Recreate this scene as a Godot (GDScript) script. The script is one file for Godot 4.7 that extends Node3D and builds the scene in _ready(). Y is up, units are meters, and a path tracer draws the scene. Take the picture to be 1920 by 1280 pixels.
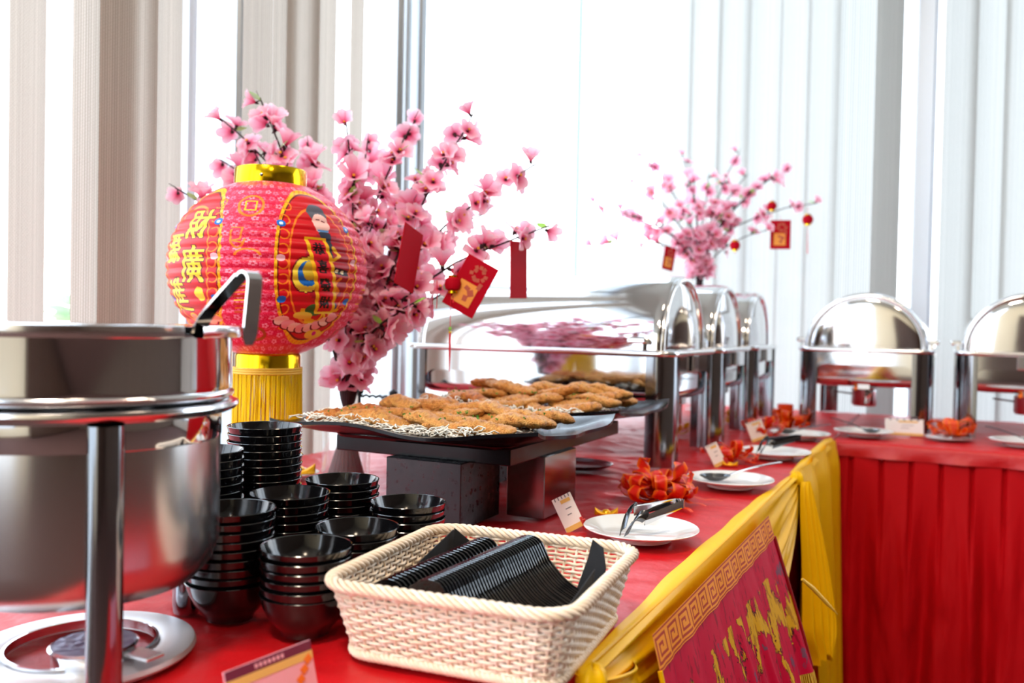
extends Node3D
# A banquet buffet dressed for the lunar new year. Metres, y up; the tables run along z and x.

const T := 0.75          # height of the table tops
const CEIL := 4.3
const FLOOR := -0.15

var taken := {}
var M := {}
var rng := RandomNumberGenerator.new()
var noise := FastNoiseLite.new()


# ---------------------------------------------------------------- geometry
class Geo:
	var v := PackedVector3Array()
	var n := PackedVector3Array()
	var uv := PackedVector2Array()
	var c := PackedColorArray()
	var ix := PackedInt32Array()
	var col := Color.WHITE

	func vert(p: Vector3, nn: Vector3, t := Vector2.ZERO) -> int:
		v.append(p)
		n.append(nn)
		uv.append(t)
		c.append(col)
		return v.size() - 1

	func tri(a: Vector3, b: Vector3, d: Vector3) -> void:   # counter-clockwise seen from outside
		var nn := (b - a).cross(d - a).normalized()
		var i := vert(a, nn)
		vert(d, nn)
		vert(b, nn)
		ix.append_array([i, i + 1, i + 2])

	func quad(a: Vector3, b: Vector3, d: Vector3, e: Vector3) -> void:
		var nn := (b - a).cross(e - a)
		if nn.length() < 1e-12:
			nn = (d - b).cross(e - b)
		nn = nn.normalized()
		var i := vert(a, nn, Vector2(0, 0))
		vert(b, nn, Vector2(1, 0))
		vert(d, nn, Vector2(1, 1))
		vert(e, nn, Vector2(0, 1))
		ix.append_array([i, i + 2, i + 1, i, i + 3, i + 2])

	func normals(p: Array, cu: bool, cv: bool, flip: bool) -> Array:
		var nu := p.size()
		var nv: int = p[0].size()
		var out := []
		for i in nu:
			var row := PackedVector3Array()
			var a: PackedVector3Array = p[(i - 1 + nu) % nu] if cu else p[maxi(i - 1, 0)]
			var b: PackedVector3Array = p[(i + 1) % nu] if cu else p[mini(i + 1, nu - 1)]
			var r: PackedVector3Array = p[i]
			for j in nv:
				var jl := (j - 1 + nv) % nv if cv else maxi(j - 1, 0)
				var jr := (j + 1) % nv if cv else mini(j + 1, nv - 1)
				var du := b[j] - a[j]
				var dv := r[jr] - r[jl]
				if dv.length_squared() < 1e-14:
					dv = (b[jr] - b[jl]) + (a[jr] - a[jl])
				if du.length_squared() < 1e-14:
					du = (b[jr] - a[jr]) + (b[jl] - a[jl])
				var nn := du.cross(dv).normalized()
				row.append(-nn if flip else nn)
			out.append(row)
		return out

	# rows p[i][j]; the outside is the side of du x dv
	func grid(p: Array, cu := false, cv := false, flip := false, u0 := 0.0, u1 := 1.0, v0 := 0.0, v1 := 1.0, cols: Array = []) -> void:
		var nu := p.size()
		var nv: int = p[0].size()
		var nn := normals(p, cu, cv, flip)
		var base := v.size()
		var ru := nu + (1 if cu else 0)
		var rv := nv + (1 if cv else 0)
		for i in ru:
			var pi: PackedVector3Array = p[i % nu]
			var ni: PackedVector3Array = nn[i % nu]
			for j in rv:
				if cols:
					col = cols[i % nu][j % nv]
				vert(pi[j % nv], ni[j % nv], Vector2(lerpf(v0, v1, float(j) / (rv - 1)), lerpf(u0, u1, float(i) / (ru - 1))))
		for i in ru - 1:
			for j in rv - 1:
				var a := base + i * rv + j
				var b := a + 1
				var d := a + rv
				var e := d + 1
				if flip:
					ix.append_array([a, d, b, d, e, b])
				else:
					ix.append_array([a, b, d, d, b, e])

	# a closed sheet of some thickness round the rows p
	func sheet(p: Array, th: float) -> void:
		var nn := normals(p, false, false, false)
		var up := []
		var dn := []
		for i in p.size():
			var a := PackedVector3Array()
			var b := PackedVector3Array()
			for j in p[i].size():
				a.append(p[i][j] + nn[i][j] * th * 0.5)
				b.append(p[i][j] - nn[i][j] * th * 0.5)
			up.append(a)
			dn.append(b)
		grid(up)
		grid(dn, false, false, true)
		var last: int = p.size() - 1
		var end: int = p[0].size() - 1
		for j in end:
			quad(dn[0][j], up[0][j], up[0][j + 1], dn[0][j + 1])
			quad(up[last][j], dn[last][j], dn[last][j + 1], up[last][j + 1])
		for i in last:
			quad(up[i][0], dn[i][0], dn[i + 1][0], up[i + 1][0])
			quad(dn[i][end], up[i][end], up[i + 1][end], dn[i + 1][end])

	# profile of (radius, height), upwards on the outside; creases over 40 degrees stay sharp
	func lathe(pr: Array, seg := 48, at := Vector3.ZERO, a0 := 0.0, a1 := TAU, sx := 1.0, sz := 1.0) -> void:
		var closed := a1 - a0 > TAU - 1e-4
		var k := pr.size()
		var run := 0.0
		var lens := [0.0]
		for i in k - 1:
			run += (pr[i + 1] - pr[i]).length()
			lens.append(run)
		var sn := []
		for i in k - 1:
			var d: Vector2 = (pr[i + 1] - pr[i]).normalized()
			sn.append(Vector2(d.y, -d.x))
		for i in k - 1:
			var n0: Vector2 = sn[i]
			var n1: Vector2 = sn[i]
			if i > 0 and sn[i - 1].dot(sn[i]) > 0.766:
				n0 = (sn[i - 1] + sn[i]).normalized()
			if i < k - 2 and sn[i + 1].dot(sn[i]) > 0.766:
				n1 = (sn[i + 1] + sn[i]).normalized()
			var base := v.size()
			for e in 2:
				var q: Vector2 = pr[i + e]
				var m := n0 if e == 0 else n1
				for s in seg + 1:
					var a := lerpf(a0, a1, float(s) / seg)
					vert(at + Vector3(q.x * cos(a) * sx, q.y, q.x * sin(a) * sz), Vector3(m.x * cos(a) / sx, m.y, m.x * sin(a) / sz).normalized(), Vector2(float(s) / seg, lens[i + e] / run))
			for s in seg:
				var a := base + s
				var d := a + seg + 1
				ix.append_array([a, a + 1, d, d, a + 1, d + 1])
		if closed:
			pass

	func tube(path: Array, r, sides := 6, closed := false, caps := true) -> void:
		var k := path.size()
		var rows := []
		var nrm := Vector3.ZERO
		for i in k:
			var t: Vector3
			if closed:
				t = path[(i + 1) % k] - path[(i - 1 + k) % k]
			else:
				t = path[mini(i + 1, k - 1)] - path[maxi(i - 1, 0)]
			t = t.normalized()
			if nrm == Vector3.ZERO:
				nrm = t.cross(Vector3.UP if absf(t.y) < 0.9 else Vector3.RIGHT).normalized()
			nrm = (nrm - t * nrm.dot(t)).normalized()
			var b := nrm.cross(t)
			var rad: float = r[i] if r is Array else r
			var row := PackedVector3Array()
			for s in sides:
				var a := TAU * s / sides
				row.append(path[i] + (nrm * cos(a) + b * sin(a)) * rad)
			rows.append(row)
		grid(rows, closed, true)
		if caps and not closed:
			for s in range(1, sides - 1):
				tri(rows[0][0], rows[0][s + 1], rows[0][s])
				tri(rows[k - 1][0], rows[k - 1][s], rows[k - 1][s + 1])

	func box(at: Vector3, size: Vector3, ch := 0.0, b := Basis.IDENTITY) -> void:
		var h := size * 0.5
		ch = minf(ch, minf(h.x, minf(h.y, h.z)) * 0.9)
		var pt := func(x: float, y: float, z: float, ax: int) -> Vector3:   # corner with the chamfer kept out of axis ax
			var q := Vector3(x * (h.x - (0.0 if ax == 0 else ch)), y * (h.y - (0.0 if ax == 1 else ch)), z * (h.z - (0.0 if ax == 2 else ch)))
			return at + b * q
		for s in [-1.0, 1.0]:
			if s > 0:
				quad(pt.call(1, -1, 1, 0), pt.call(1, -1, -1, 0), pt.call(1, 1, -1, 0), pt.call(1, 1, 1, 0))
				quad(pt.call(-1, 1, 1, 1), pt.call(1, 1, 1, 1), pt.call(1, 1, -1, 1), pt.call(-1, 1, -1, 1))
				quad(pt.call(-1, -1, 1, 2), pt.call(1, -1, 1, 2), pt.call(1, 1, 1, 2), pt.call(-1, 1, 1, 2))
			else:
				quad(pt.call(-1, -1, -1, 0), pt.call(-1, -1, 1, 0), pt.call(-1, 1, 1, 0), pt.call(-1, 1, -1, 0))
				quad(pt.call(-1, -1, -1, 1), pt.call(1, -1, -1, 1), pt.call(1, -1, 1, 1), pt.call(-1, -1, 1, 1))
				quad(pt.call(1, -1, -1, 2), pt.call(-1, -1, -1, 2), pt.call(-1, 1, -1, 2), pt.call(1, 1, -1, 2))
		if ch > 0.0:
			for s in [-1.0, 1.0]:
				for t in [-1.0, 1.0]:
					oquad(at, pt.call(s, t, -1, 0), pt.call(s, t, 1, 0), pt.call(s, t, 1, 1), pt.call(s, t, -1, 1))
					oquad(at, pt.call(s, -1, t, 0), pt.call(s, 1, t, 0), pt.call(s, 1, t, 2), pt.call(s, -1, t, 2))
					oquad(at, pt.call(-1, s, t, 1), pt.call(1, s, t, 1), pt.call(1, s, t, 2), pt.call(-1, s, t, 2))
					for w in [-1.0, 1.0]:
						var a: Vector3 = pt.call(s, t, w, 0)
						var d: Vector3 = pt.call(s, t, w, 1)
						var e: Vector3 = pt.call(s, t, w, 2)
						if (d - a).cross(e - a).dot(a - at) > 0:
							tri(a, d, e)
						else:
							tri(a, e, d)

	func oquad(mid: Vector3, a: Vector3, b: Vector3, d: Vector3, e: Vector3) -> void:
		if (b - a).cross(e - a).dot((a + d) * 0.5 - mid) > 0:
			quad(a, b, d, e)
		else:
			quad(a, e, d, b)

	# polygon in the plane of ax, ay (counter-clockwise seen from ax x ay), pushed th along ax x ay
	func extrude(poly: PackedVector2Array, th: float, at: Vector3, ax: Vector3, ay: Vector3) -> void:
		var az := ax.cross(ay).normalized()
		var k := poly.size()
		var area := 0.0
		for i in k:
			area += poly[i].cross(poly[(i + 1) % k])
		if area < 0:
			poly = poly.duplicate()
			poly.reverse()
		var t := Geometry2D.triangulate_polygon(poly)
		var w := func(q: Vector2, f: float) -> Vector3: return at + ax * q.x + ay * q.y + az * f
		for i in range(0, t.size(), 3):
			var a := poly[t[i]]
			var b := poly[t[i + 1]]
			var d := poly[t[i + 2]]
			if (b - a).cross(d - a) < 0:
				var x := b
				b = d
				d = x
			tri(w.call(a, th), w.call(b, th), w.call(d, th))
			tri(w.call(a, 0.0), w.call(d, 0.0), w.call(b, 0.0))
		for i in k:
			var a := poly[i]
			var b := poly[(i + 1) % k]
			quad(w.call(a, 0.0), w.call(b, 0.0), w.call(b, th), w.call(a, th))

	func cap(loop: PackedVector3Array, up: bool) -> void:
		var m := Vector3.ZERO
		for p in loop:
			m += p
		m /= loop.size()
		for i in loop.size():
			var a := loop[i]
			var b := loop[(i + 1) % loop.size()]
			if ((a - m).cross(b - m).y > 0) == up:
				tri(m, a, b)
			else:
				tri(m, b, a)

	func mesh(m: Material) -> ArrayMesh:
		var a := []
		a.resize(Mesh.ARRAY_MAX)
		a[Mesh.ARRAY_VERTEX] = v
		a[Mesh.ARRAY_NORMAL] = n
		a[Mesh.ARRAY_TEX_UV] = uv
		a[Mesh.ARRAY_COLOR] = c
		a[Mesh.ARRAY_INDEX] = ix
		var am := ArrayMesh.new()
		am.add_surface_from_arrays(Mesh.PRIMITIVE_TRIANGLES, a)
		am.surface_set_material(0, m)
		return am


# ---------------------------------------------------------------- objects
func numbered(called: String) -> String:
	var k: int = taken.get(called, 0)
	taken[called] = k + 1
	return called if k == 0 else "%s_%03d" % [called, k]

func tag(o: Node, label: String, category: String, group := "", kind := "") -> Node:
	if label:
		o.set_meta("label", label)
	if category:
		o.set_meta("category", category)
	if group:
		o.set_meta("group", group)
	if kind:
		o.set_meta("kind", kind)
	return o

func thing(called: String, label: String, category: String, at := Vector3.ZERO, turn := 0.0, group := "") -> Node3D:
	var o := Node3D.new()
	o.name = numbered(called)
	add_child(o)
	o.position = at
	o.rotation.y = turn
	tag(o, label, category, group)
	return o

func part(parent: Node, called: String, g, m: Material, at := Transform3D.IDENTITY, label := "") -> MeshInstance3D:
	var o := MeshInstance3D.new()
	o.mesh = g.mesh(m) if g is Geo else g
	o.transform = at
	var k := 0
	var name_ := called
	while parent.has_node(NodePath(name_)):
		k += 1
		name_ = "%s_%03d" % [called, k]
	o.name = name_
	if label:
		o.set_meta("label", label)
	parent.add_child(o, true)
	return o

func single(called: String, g, m: Material, label: String, category: String, at := Vector3.ZERO, group := "") -> MeshInstance3D:
	var o := MeshInstance3D.new()
	o.mesh = g.mesh(m) if g is Geo else g
	o.name = numbered(called)
	o.position = at
	add_child(o)
	tag(o, label, category, group)
	return o

func struct(called: String, label := "", category := "") -> Node3D:
	var o := Node3D.new()
	o.name = numbered(called)
	add_child(o)
	tag(o, label, category, "", "structure")
	return o

func copy(o: Node3D, called: String, label: String, group := "") -> Node3D:
	var c: Node3D = o.duplicate()
	c.name = numbered(called)
	add_child(c)
	c.set_meta("label", label)
	if group:
		c.set_meta("group", group)
	return c

func G() -> Geo:
	return Geo.new()

func V(x: float, y: float, z: float) -> Vector3:
	return Vector3(x, y, z)

func on(x: float, y: float, z: float) -> Vector3:   # a point given from the table top
	return Vector3(x, T + y, z)

func mat(called: String, col: Color, rough := 0.6, metal := 0.0) -> StandardMaterial3D:
	var m := StandardMaterial3D.new()
	m.resource_name = called
	m.albedo_color = col
	m.roughness = rough
	m.metallic = metal
	m.cull_mode = BaseMaterial3D.CULL_DISABLED
	M[called] = m
	return m

func noise_tex(freq: float, size := 256, normal := false, bump := 4.0, kind := FastNoiseLite.TYPE_SIMPLEX_SMOOTH, ramp: Gradient = null) -> NoiseTexture2D:
	var f := FastNoiseLite.new()
	f.noise_type = kind
	f.frequency = freq
	f.seed = 7
	var t := NoiseTexture2D.new()
	t.width = size
	t.height = size
	t.seamless = true
	t.noise = f
	if normal:
		t.as_normal_map = true
		t.bump_strength = bump
	if ramp:
		t.color_ramp = ramp
	return t

func ramp(a: Color, b: Color) -> Gradient:
	var g := Gradient.new()
	g.colors = PackedColorArray([a, b])
	return g

func tri_tex(m: StandardMaterial3D, s: Vector3) -> void:
	m.uv1_triplanar = true
	m.uv1_world_triplanar = true
	m.uv1_scale = s

func rrect(hx: float, hz: float, r: float, y: float, k := 6) -> PackedVector3Array:
	var out := PackedVector3Array()
	for q in 4:
		var cx := hx - r if q == 0 or q == 3 else -(hx - r)
		var cz := hz - r if q < 2 else -(hz - r)
		for i in k + 1:
			var a := PI / 2 * (q + float(i) / k)
			out.append(Vector3(cx + r * cos(a), y, cz + r * sin(a)))
	return out

func lin(r: int, g: int, b: int) -> Color:
	return Color8(r, g, b).srgb_to_linear()

const ORD := ["topmost", "second from the top", "third from the top", "fourth from the top", "fifth from the top", "sixth from the top", "seventh from the top", "eighth from the top", "ninth from the top", "tenth from the top", "eleventh from the top", "twelfth from the top", "thirteenth from the top", "fourteenth from the top", "fifteenth from the top", "sixteenth from the top", "seventeenth from the top", "eighteenth from the top"]
const NTH := ["first", "second", "third", "fourth", "fifth", "sixth", "seventh", "eighth", "ninth", "tenth", "eleventh", "twelfth", "thirteenth", "fourteenth", "fifteenth", "sixteenth", "seventeenth", "eighteenth", "nineteenth", "twentieth"]

func nth(i: int) -> String:
	if i < 20:
		return NTH[i]
	var tens := ["twenty", "thirty", "forty"]
	var ten := (i + 1) / 10
	if (i + 1) % 10 == 0:
		return ["twentieth", "thirtieth", "fortieth", "fiftieth"][ten - 2]
	return tens[ten - 2] + "-" + NTH[(i + 1) % 10 - 1]


func _ready() -> void:
	rng.seed = 20240210
	noise.seed = 3
	noise.frequency = 1.0
	noise.noise_type = FastNoiseLite.TYPE_SIMPLEX_SMOOTH
	camera_and_light()
	materials()
	room()
	windows()
	blinds()
	tables()
	kettle()
	chafing_dishes()
	riser_and_platters()
	bowls()
	basket()
	lantern()
	flowers()
	swags()
	plates_and_tools()
	bows_and_cards()


# ---------------------------------------------------------------- camera, sky, lights
func camera_and_light() -> void:
	var cam := Camera3D.new()
	cam.name = "camera"
	var at := CameraAttributesPhysical.new()
	at.frustum_focal_length = 30.94
	at.frustum_focus_distance = 1.32
	at.exposure_aperture = 3.6
	at.frustum_near = 0.02
	at.frustum_far = 200.0
	cam.attributes = at
	cam.position = Vector3(0, 1.11, 0)
	cam.basis = Basis.from_euler(Vector3(deg_to_rad(-1.08), deg_to_rad(26.2), deg_to_rad(1.15)))
	add_child(cam)
	cam.current = true

	var e := Environment.new()
	var sky := Sky.new()
	var s := ProceduralSkyMaterial.new()
	s.sky_top_color = Color(0.86, 0.93, 1.0)
	s.sky_horizon_color = Color(1.0, 1.0, 1.0)
	s.ground_horizon_color = Color(0.95, 0.95, 0.95)
	s.ground_bottom_color = Color(0.75, 0.75, 0.75)
	s.sky_energy_multiplier = 1.0
	s.ground_energy_multiplier = 1.0
	sky.sky_material = s
	e.background_mode = Environment.BG_SKY
	e.sky = sky
	e.background_energy_multiplier = 4.0
	e.tonemap_mode = Environment.TONE_MAPPER_LINEAR
	e.tonemap_exposure = 1.4
	e.sdfgi_enabled = true
	e.ssao_enabled = true
	e.ssil_enabled = true
	var w := WorldEnvironment.new()
	w.name = "world"
	w.environment = e
	add_child(w)

func unseen_ceiling_lamp(x: float, z: float, warm: Color, power: float, size: float, label: String) -> void:  # lamps out of view; place and strength set to light the buffet
	var o := thing("unseen_ceiling_lamp", label, "ceiling lamp", Vector3(x, CEIL, z))
	var g := G()
	g.lathe([Vector2(size * 0.5, -0.012), Vector2(size * 0.62, -0.014), Vector2(size * 0.66, -0.002), Vector2(size * 0.66, 0.0)], 32)
	part(o, "trim_ring", g, M["white_paint"])
	g = G()
	g.lathe([Vector2(0.0001, -0.008), Vector2(size * 0.52, -0.008)], 32)
	var lens := mat("lamp_lens_%d" % taken.size(), Color(1, 1, 1), 0.4)
	lens.emission_enabled = true
	lens.emission = warm
	lens.emission_energy_multiplier = 3.0
	part(o, "lens", g, lens)
	var l := AreaLight3D.new()
	l.name = "light"
	l.area_size = Vector2(size, size)
	l.light_color = warm
	l.light_energy = power
	l.shadow_enabled = true
	l.area_range = 12.0
	l.area_attenuation = 2.0
	l.position = Vector3(0, -0.02, 0)
	l.rotation_degrees.x = -90
	o.add_child(l)


# ---------------------------------------------------------------- materials
func materials() -> void:
	mat("ceiling_paint", Color8(196, 188, 176), 0.8)  # ceiling is out of view; tone lowered to darken the room
	mat("white_paint", Color8(236, 234, 228), 0.6)
	var m: StandardMaterial3D
	mat("cream_wall", Color8(232, 220, 190), 0.8)
	m = mat("wall", Color8(84, 66, 54), 0.8)  # wall out of view, browned to darken reflections in the steel
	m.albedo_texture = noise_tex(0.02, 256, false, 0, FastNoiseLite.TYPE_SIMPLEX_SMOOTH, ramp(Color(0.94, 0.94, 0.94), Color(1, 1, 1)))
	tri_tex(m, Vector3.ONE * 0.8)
	m = mat("carpet", Color8(92, 58, 50), 0.95)
	m.albedo_texture = noise_tex(0.05, 256, false, 0, FastNoiseLite.TYPE_CELLULAR, ramp(Color(0.7, 0.7, 0.7), Color(1, 1, 1)))
	tri_tex(m, Vector3.ONE * 2.0)
	m = mat("pavement", Color8(205, 205, 200), 0.9)
	m.albedo_texture = noise_tex(0.03, 256, false, 0, FastNoiseLite.TYPE_SIMPLEX_SMOOTH, ramp(Color(0.9, 0.9, 0.9), Color(1, 1, 1)))
	tri_tex(m, Vector3.ONE * 0.3)
	mat("aluminium", Color8(176, 182, 188), 0.32, 0.75)
	mat("pale_frame", Color8(214, 222, 232), 0.4, 0.2)
	mat("dark_wood", Color8(66, 44, 32), 0.45)
	m = mat("glass", Color(0.93, 0.98, 1.0, 0.05), 0.02)
	m.transparency = BaseMaterial3D.TRANSPARENCY_ALPHA
	m = mat("vase_glass", Color(0.95, 1.0, 0.98, 0.07), 0.02)
	m.transparency = BaseMaterial3D.TRANSPARENCY_ALPHA
	for q in [["slat_cream", Color8(200, 188, 176)], ["slat_white", Color8(206, 206, 202)]]:
		m = mat(q[0], q[1], 0.85)
		m.backlight_enabled = true
		m.backlight = Color(1, 1, 1)
		m.albedo_texture = weave_texture()
		m.uv1_scale = Vector3(1, 16, 1)

	# cloth
	m = mat("red_cloth", Color8(204, 14, 24), 0.42)
	m.metallic_specular = 0.5
	m.normal_enabled = true
	m.normal_texture = noise_tex(0.012, 512, true, 3.0)
	m.normal_scale = 0.7
	tri_tex(m, Vector3(2.2, 2.2, 2.2))
	m = mat("red_skirt", Color8(196, 8, 20), 0.6)
	m.metallic_specular = 0.25
	m = mat("gold_satin", Color8(246, 192, 6), 0.4)
	m.metallic_specular = 0.3
	m.normal_enabled = true
	m.normal_texture = noise_tex(0.01, 256, true, 3.0)
	m.normal_scale = 0.25
	tri_tex(m, Vector3(3, 3, 3))
	mat("red_piping", Color8(150, 10, 24), 0.5)
	mat("gold_cord", Color8(236, 196, 70), 0.5)

	# metal
	m = mat("steel", Color8(222, 222, 224), 0.07, 1.0)
	mat("darkened_leg_steel", Color8(150, 152, 158), 0.12, 1.0)  # steel darkened to stand in for the dark surroundings the legs mirror
	mat("satin_ring", Color8(238, 238, 240), 0.42, 0.7)
	m = mat("steel_rim", Color8(236, 236, 238), 0.16, 1.0)
	m = mat("brushed_steel", Color8(196, 194, 194), 0.24, 1.0)
	m.anisotropy_enabled = true
	m.anisotropy = -0.6
	mat("dark_steel", Color8(112, 114, 118), 0.2, 1.0)
	mat("black_iron", Color8(26, 24, 26), 0.5, 0.5)
	mat("grey_print", Color8(120, 120, 124), 0.5)
	m = mat("gold_foil", Color8(240, 196, 24), 0.16, 1.0)
	mat("burner_blue", Color8(120, 128, 160), 0.35, 0.6)
	mat("burner_red", Color8(128, 8, 18), 0.3)
	mat("orange_tag", Color8(245, 120, 10), 0.5)

	# table ware
	m = mat("black_melamine", Color8(11, 11, 14), 0.16)
	m.clearcoat_enabled = true
	m.clearcoat = 0.6
	m.clearcoat_roughness = 0.05
	m = mat("black_spoon", Color8(13, 13, 16), 0.14)
	m.clearcoat_enabled = true
	m.clearcoat = 0.5
	m.clearcoat_roughness = 0.08
	mat("black_napkin", Color8(14, 14, 17), 0.85)
	m = mat("black_lacquer", Color8(9, 8, 11), 0.2)
	m.metallic_specular = 0.35
	m = mat("stained_steel", Color8(20, 20, 26), 0.22, 0.0)
	m.roughness_texture = noise_tex(0.03, 256, false, 0, FastNoiseLite.TYPE_SIMPLEX_SMOOTH, ramp(Color(0.3, 0.3, 0.3), Color(1, 1, 1)))
	m.roughness = 0.6
	tri_tex(m, Vector3(6, 6, 6))
	m = mat("riser_mirror", Color8(150, 142, 140), 0.16, 1.0)
	m = mat("porcelain", Color8(240, 240, 238), 0.12)
	m.clearcoat_enabled = true
	m.clearcoat = 0.4
	m.clearcoat_roughness = 0.03

	# food
	m = mat("fried", Color.WHITE, 0.5)
	m.vertex_color_use_as_albedo = true
	m.normal_enabled = true
	m.normal_texture = noise_tex(0.06, 256, true, 22.0)
	m.normal_scale = 1.0
	m.albedo_texture = noise_tex(0.045, 256, false, 0, FastNoiseLite.TYPE_SIMPLEX, ramp(Color(0.82, 0.70, 0.56), Color(1, 1, 1)))
	m.uv1_triplanar = true
	m.uv1_scale = Vector3.ONE * 18.0
	mat("radish_noodle", Color8(252, 248, 234), 0.4)
	mat("parsley", Color8(70, 130, 20), 0.6)

	# wicker
	m = mat("wicker", Color.WHITE, 0.5)
	m.vertex_color_use_as_albedo = true

	# flowers and paper
	m = mat("petal", Color.WHITE, 0.7)
	m.vertex_color_use_as_albedo = true
	m.backlight_enabled = true
	m.backlight = Color(1.0, 1.0, 1.0)
	mat("stem_brown", Color8(48, 24, 28), 0.8)
	m = mat("leaf_green", Color8(140, 214, 40), 0.6)
	m.backlight_enabled = true
	m.backlight = Color(0.7, 0.7, 0.7)
	m = mat("haze_pale_leaf", Color8(150, 190, 120), 0.7)  # leaf green paled in its colour to imitate bright haze outside
	m.backlight_enabled = true
	m.backlight = Color(0.6, 0.6, 0.6)
	m = mat("red_thread", Color8(220, 20, 40), 0.6)
	m = mat("ribbon", Color.WHITE, 0.4)
	m.vertex_color_use_as_albedo = true
	m.backlight_enabled = true
	m.backlight = Color(0.6, 0.6, 0.6)
	m = mat("fringe_yellow", Color8(255, 222, 8), 0.5)
	m.metallic_specular = 0.2
	m.backlight_enabled = true
	m.backlight = Color(0.7, 0.7, 0.7)
	mat("paper_white", Color8(246, 240, 236), 0.6)
	mat("card_gold", Color8(236, 190, 100), 0.5)
	mat("card_pink", Color8(246, 176, 190), 0.5)
	mat("card_purple", Color8(112, 8, 52), 0.45)
	mat("peg_red", Color8(206, 60, 50), 0.5)
	mat("ingot_gold", Color8(240, 176, 10), 0.3, 0.4)
	m = mat("nylon_line", Color(1, 1, 1, 0.25), 0.1)
	m.transparency = BaseMaterial3D.TRANSPARENCY_ALPHA

func weave_texture() -> ImageTexture:
	if M.has("weave_tex"):
		return M["weave_tex"]
	var im := Image.create(128, 128, false, Image.FORMAT_RGB8)
	var r := RandomNumberGenerator.new()
	r.seed = 5
	var stripe := []
	for x in 128:
		stripe.append(0.9 + 0.1 * r.randf() - (0.24 if x % 5 == 0 else 0.0))
	for y in 128:
		for x in 128:
			var k: float = stripe[x] - (0.05 if (y + (x / 5) % 2 * 2) % 4 == 0 else 0.0) - 0.03 * r.randf()
			im.set_pixel(x, y, Color(k, k, k))
	var t := ImageTexture.create_from_image(im)
	M["weave_tex"] = t
	return t


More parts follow.
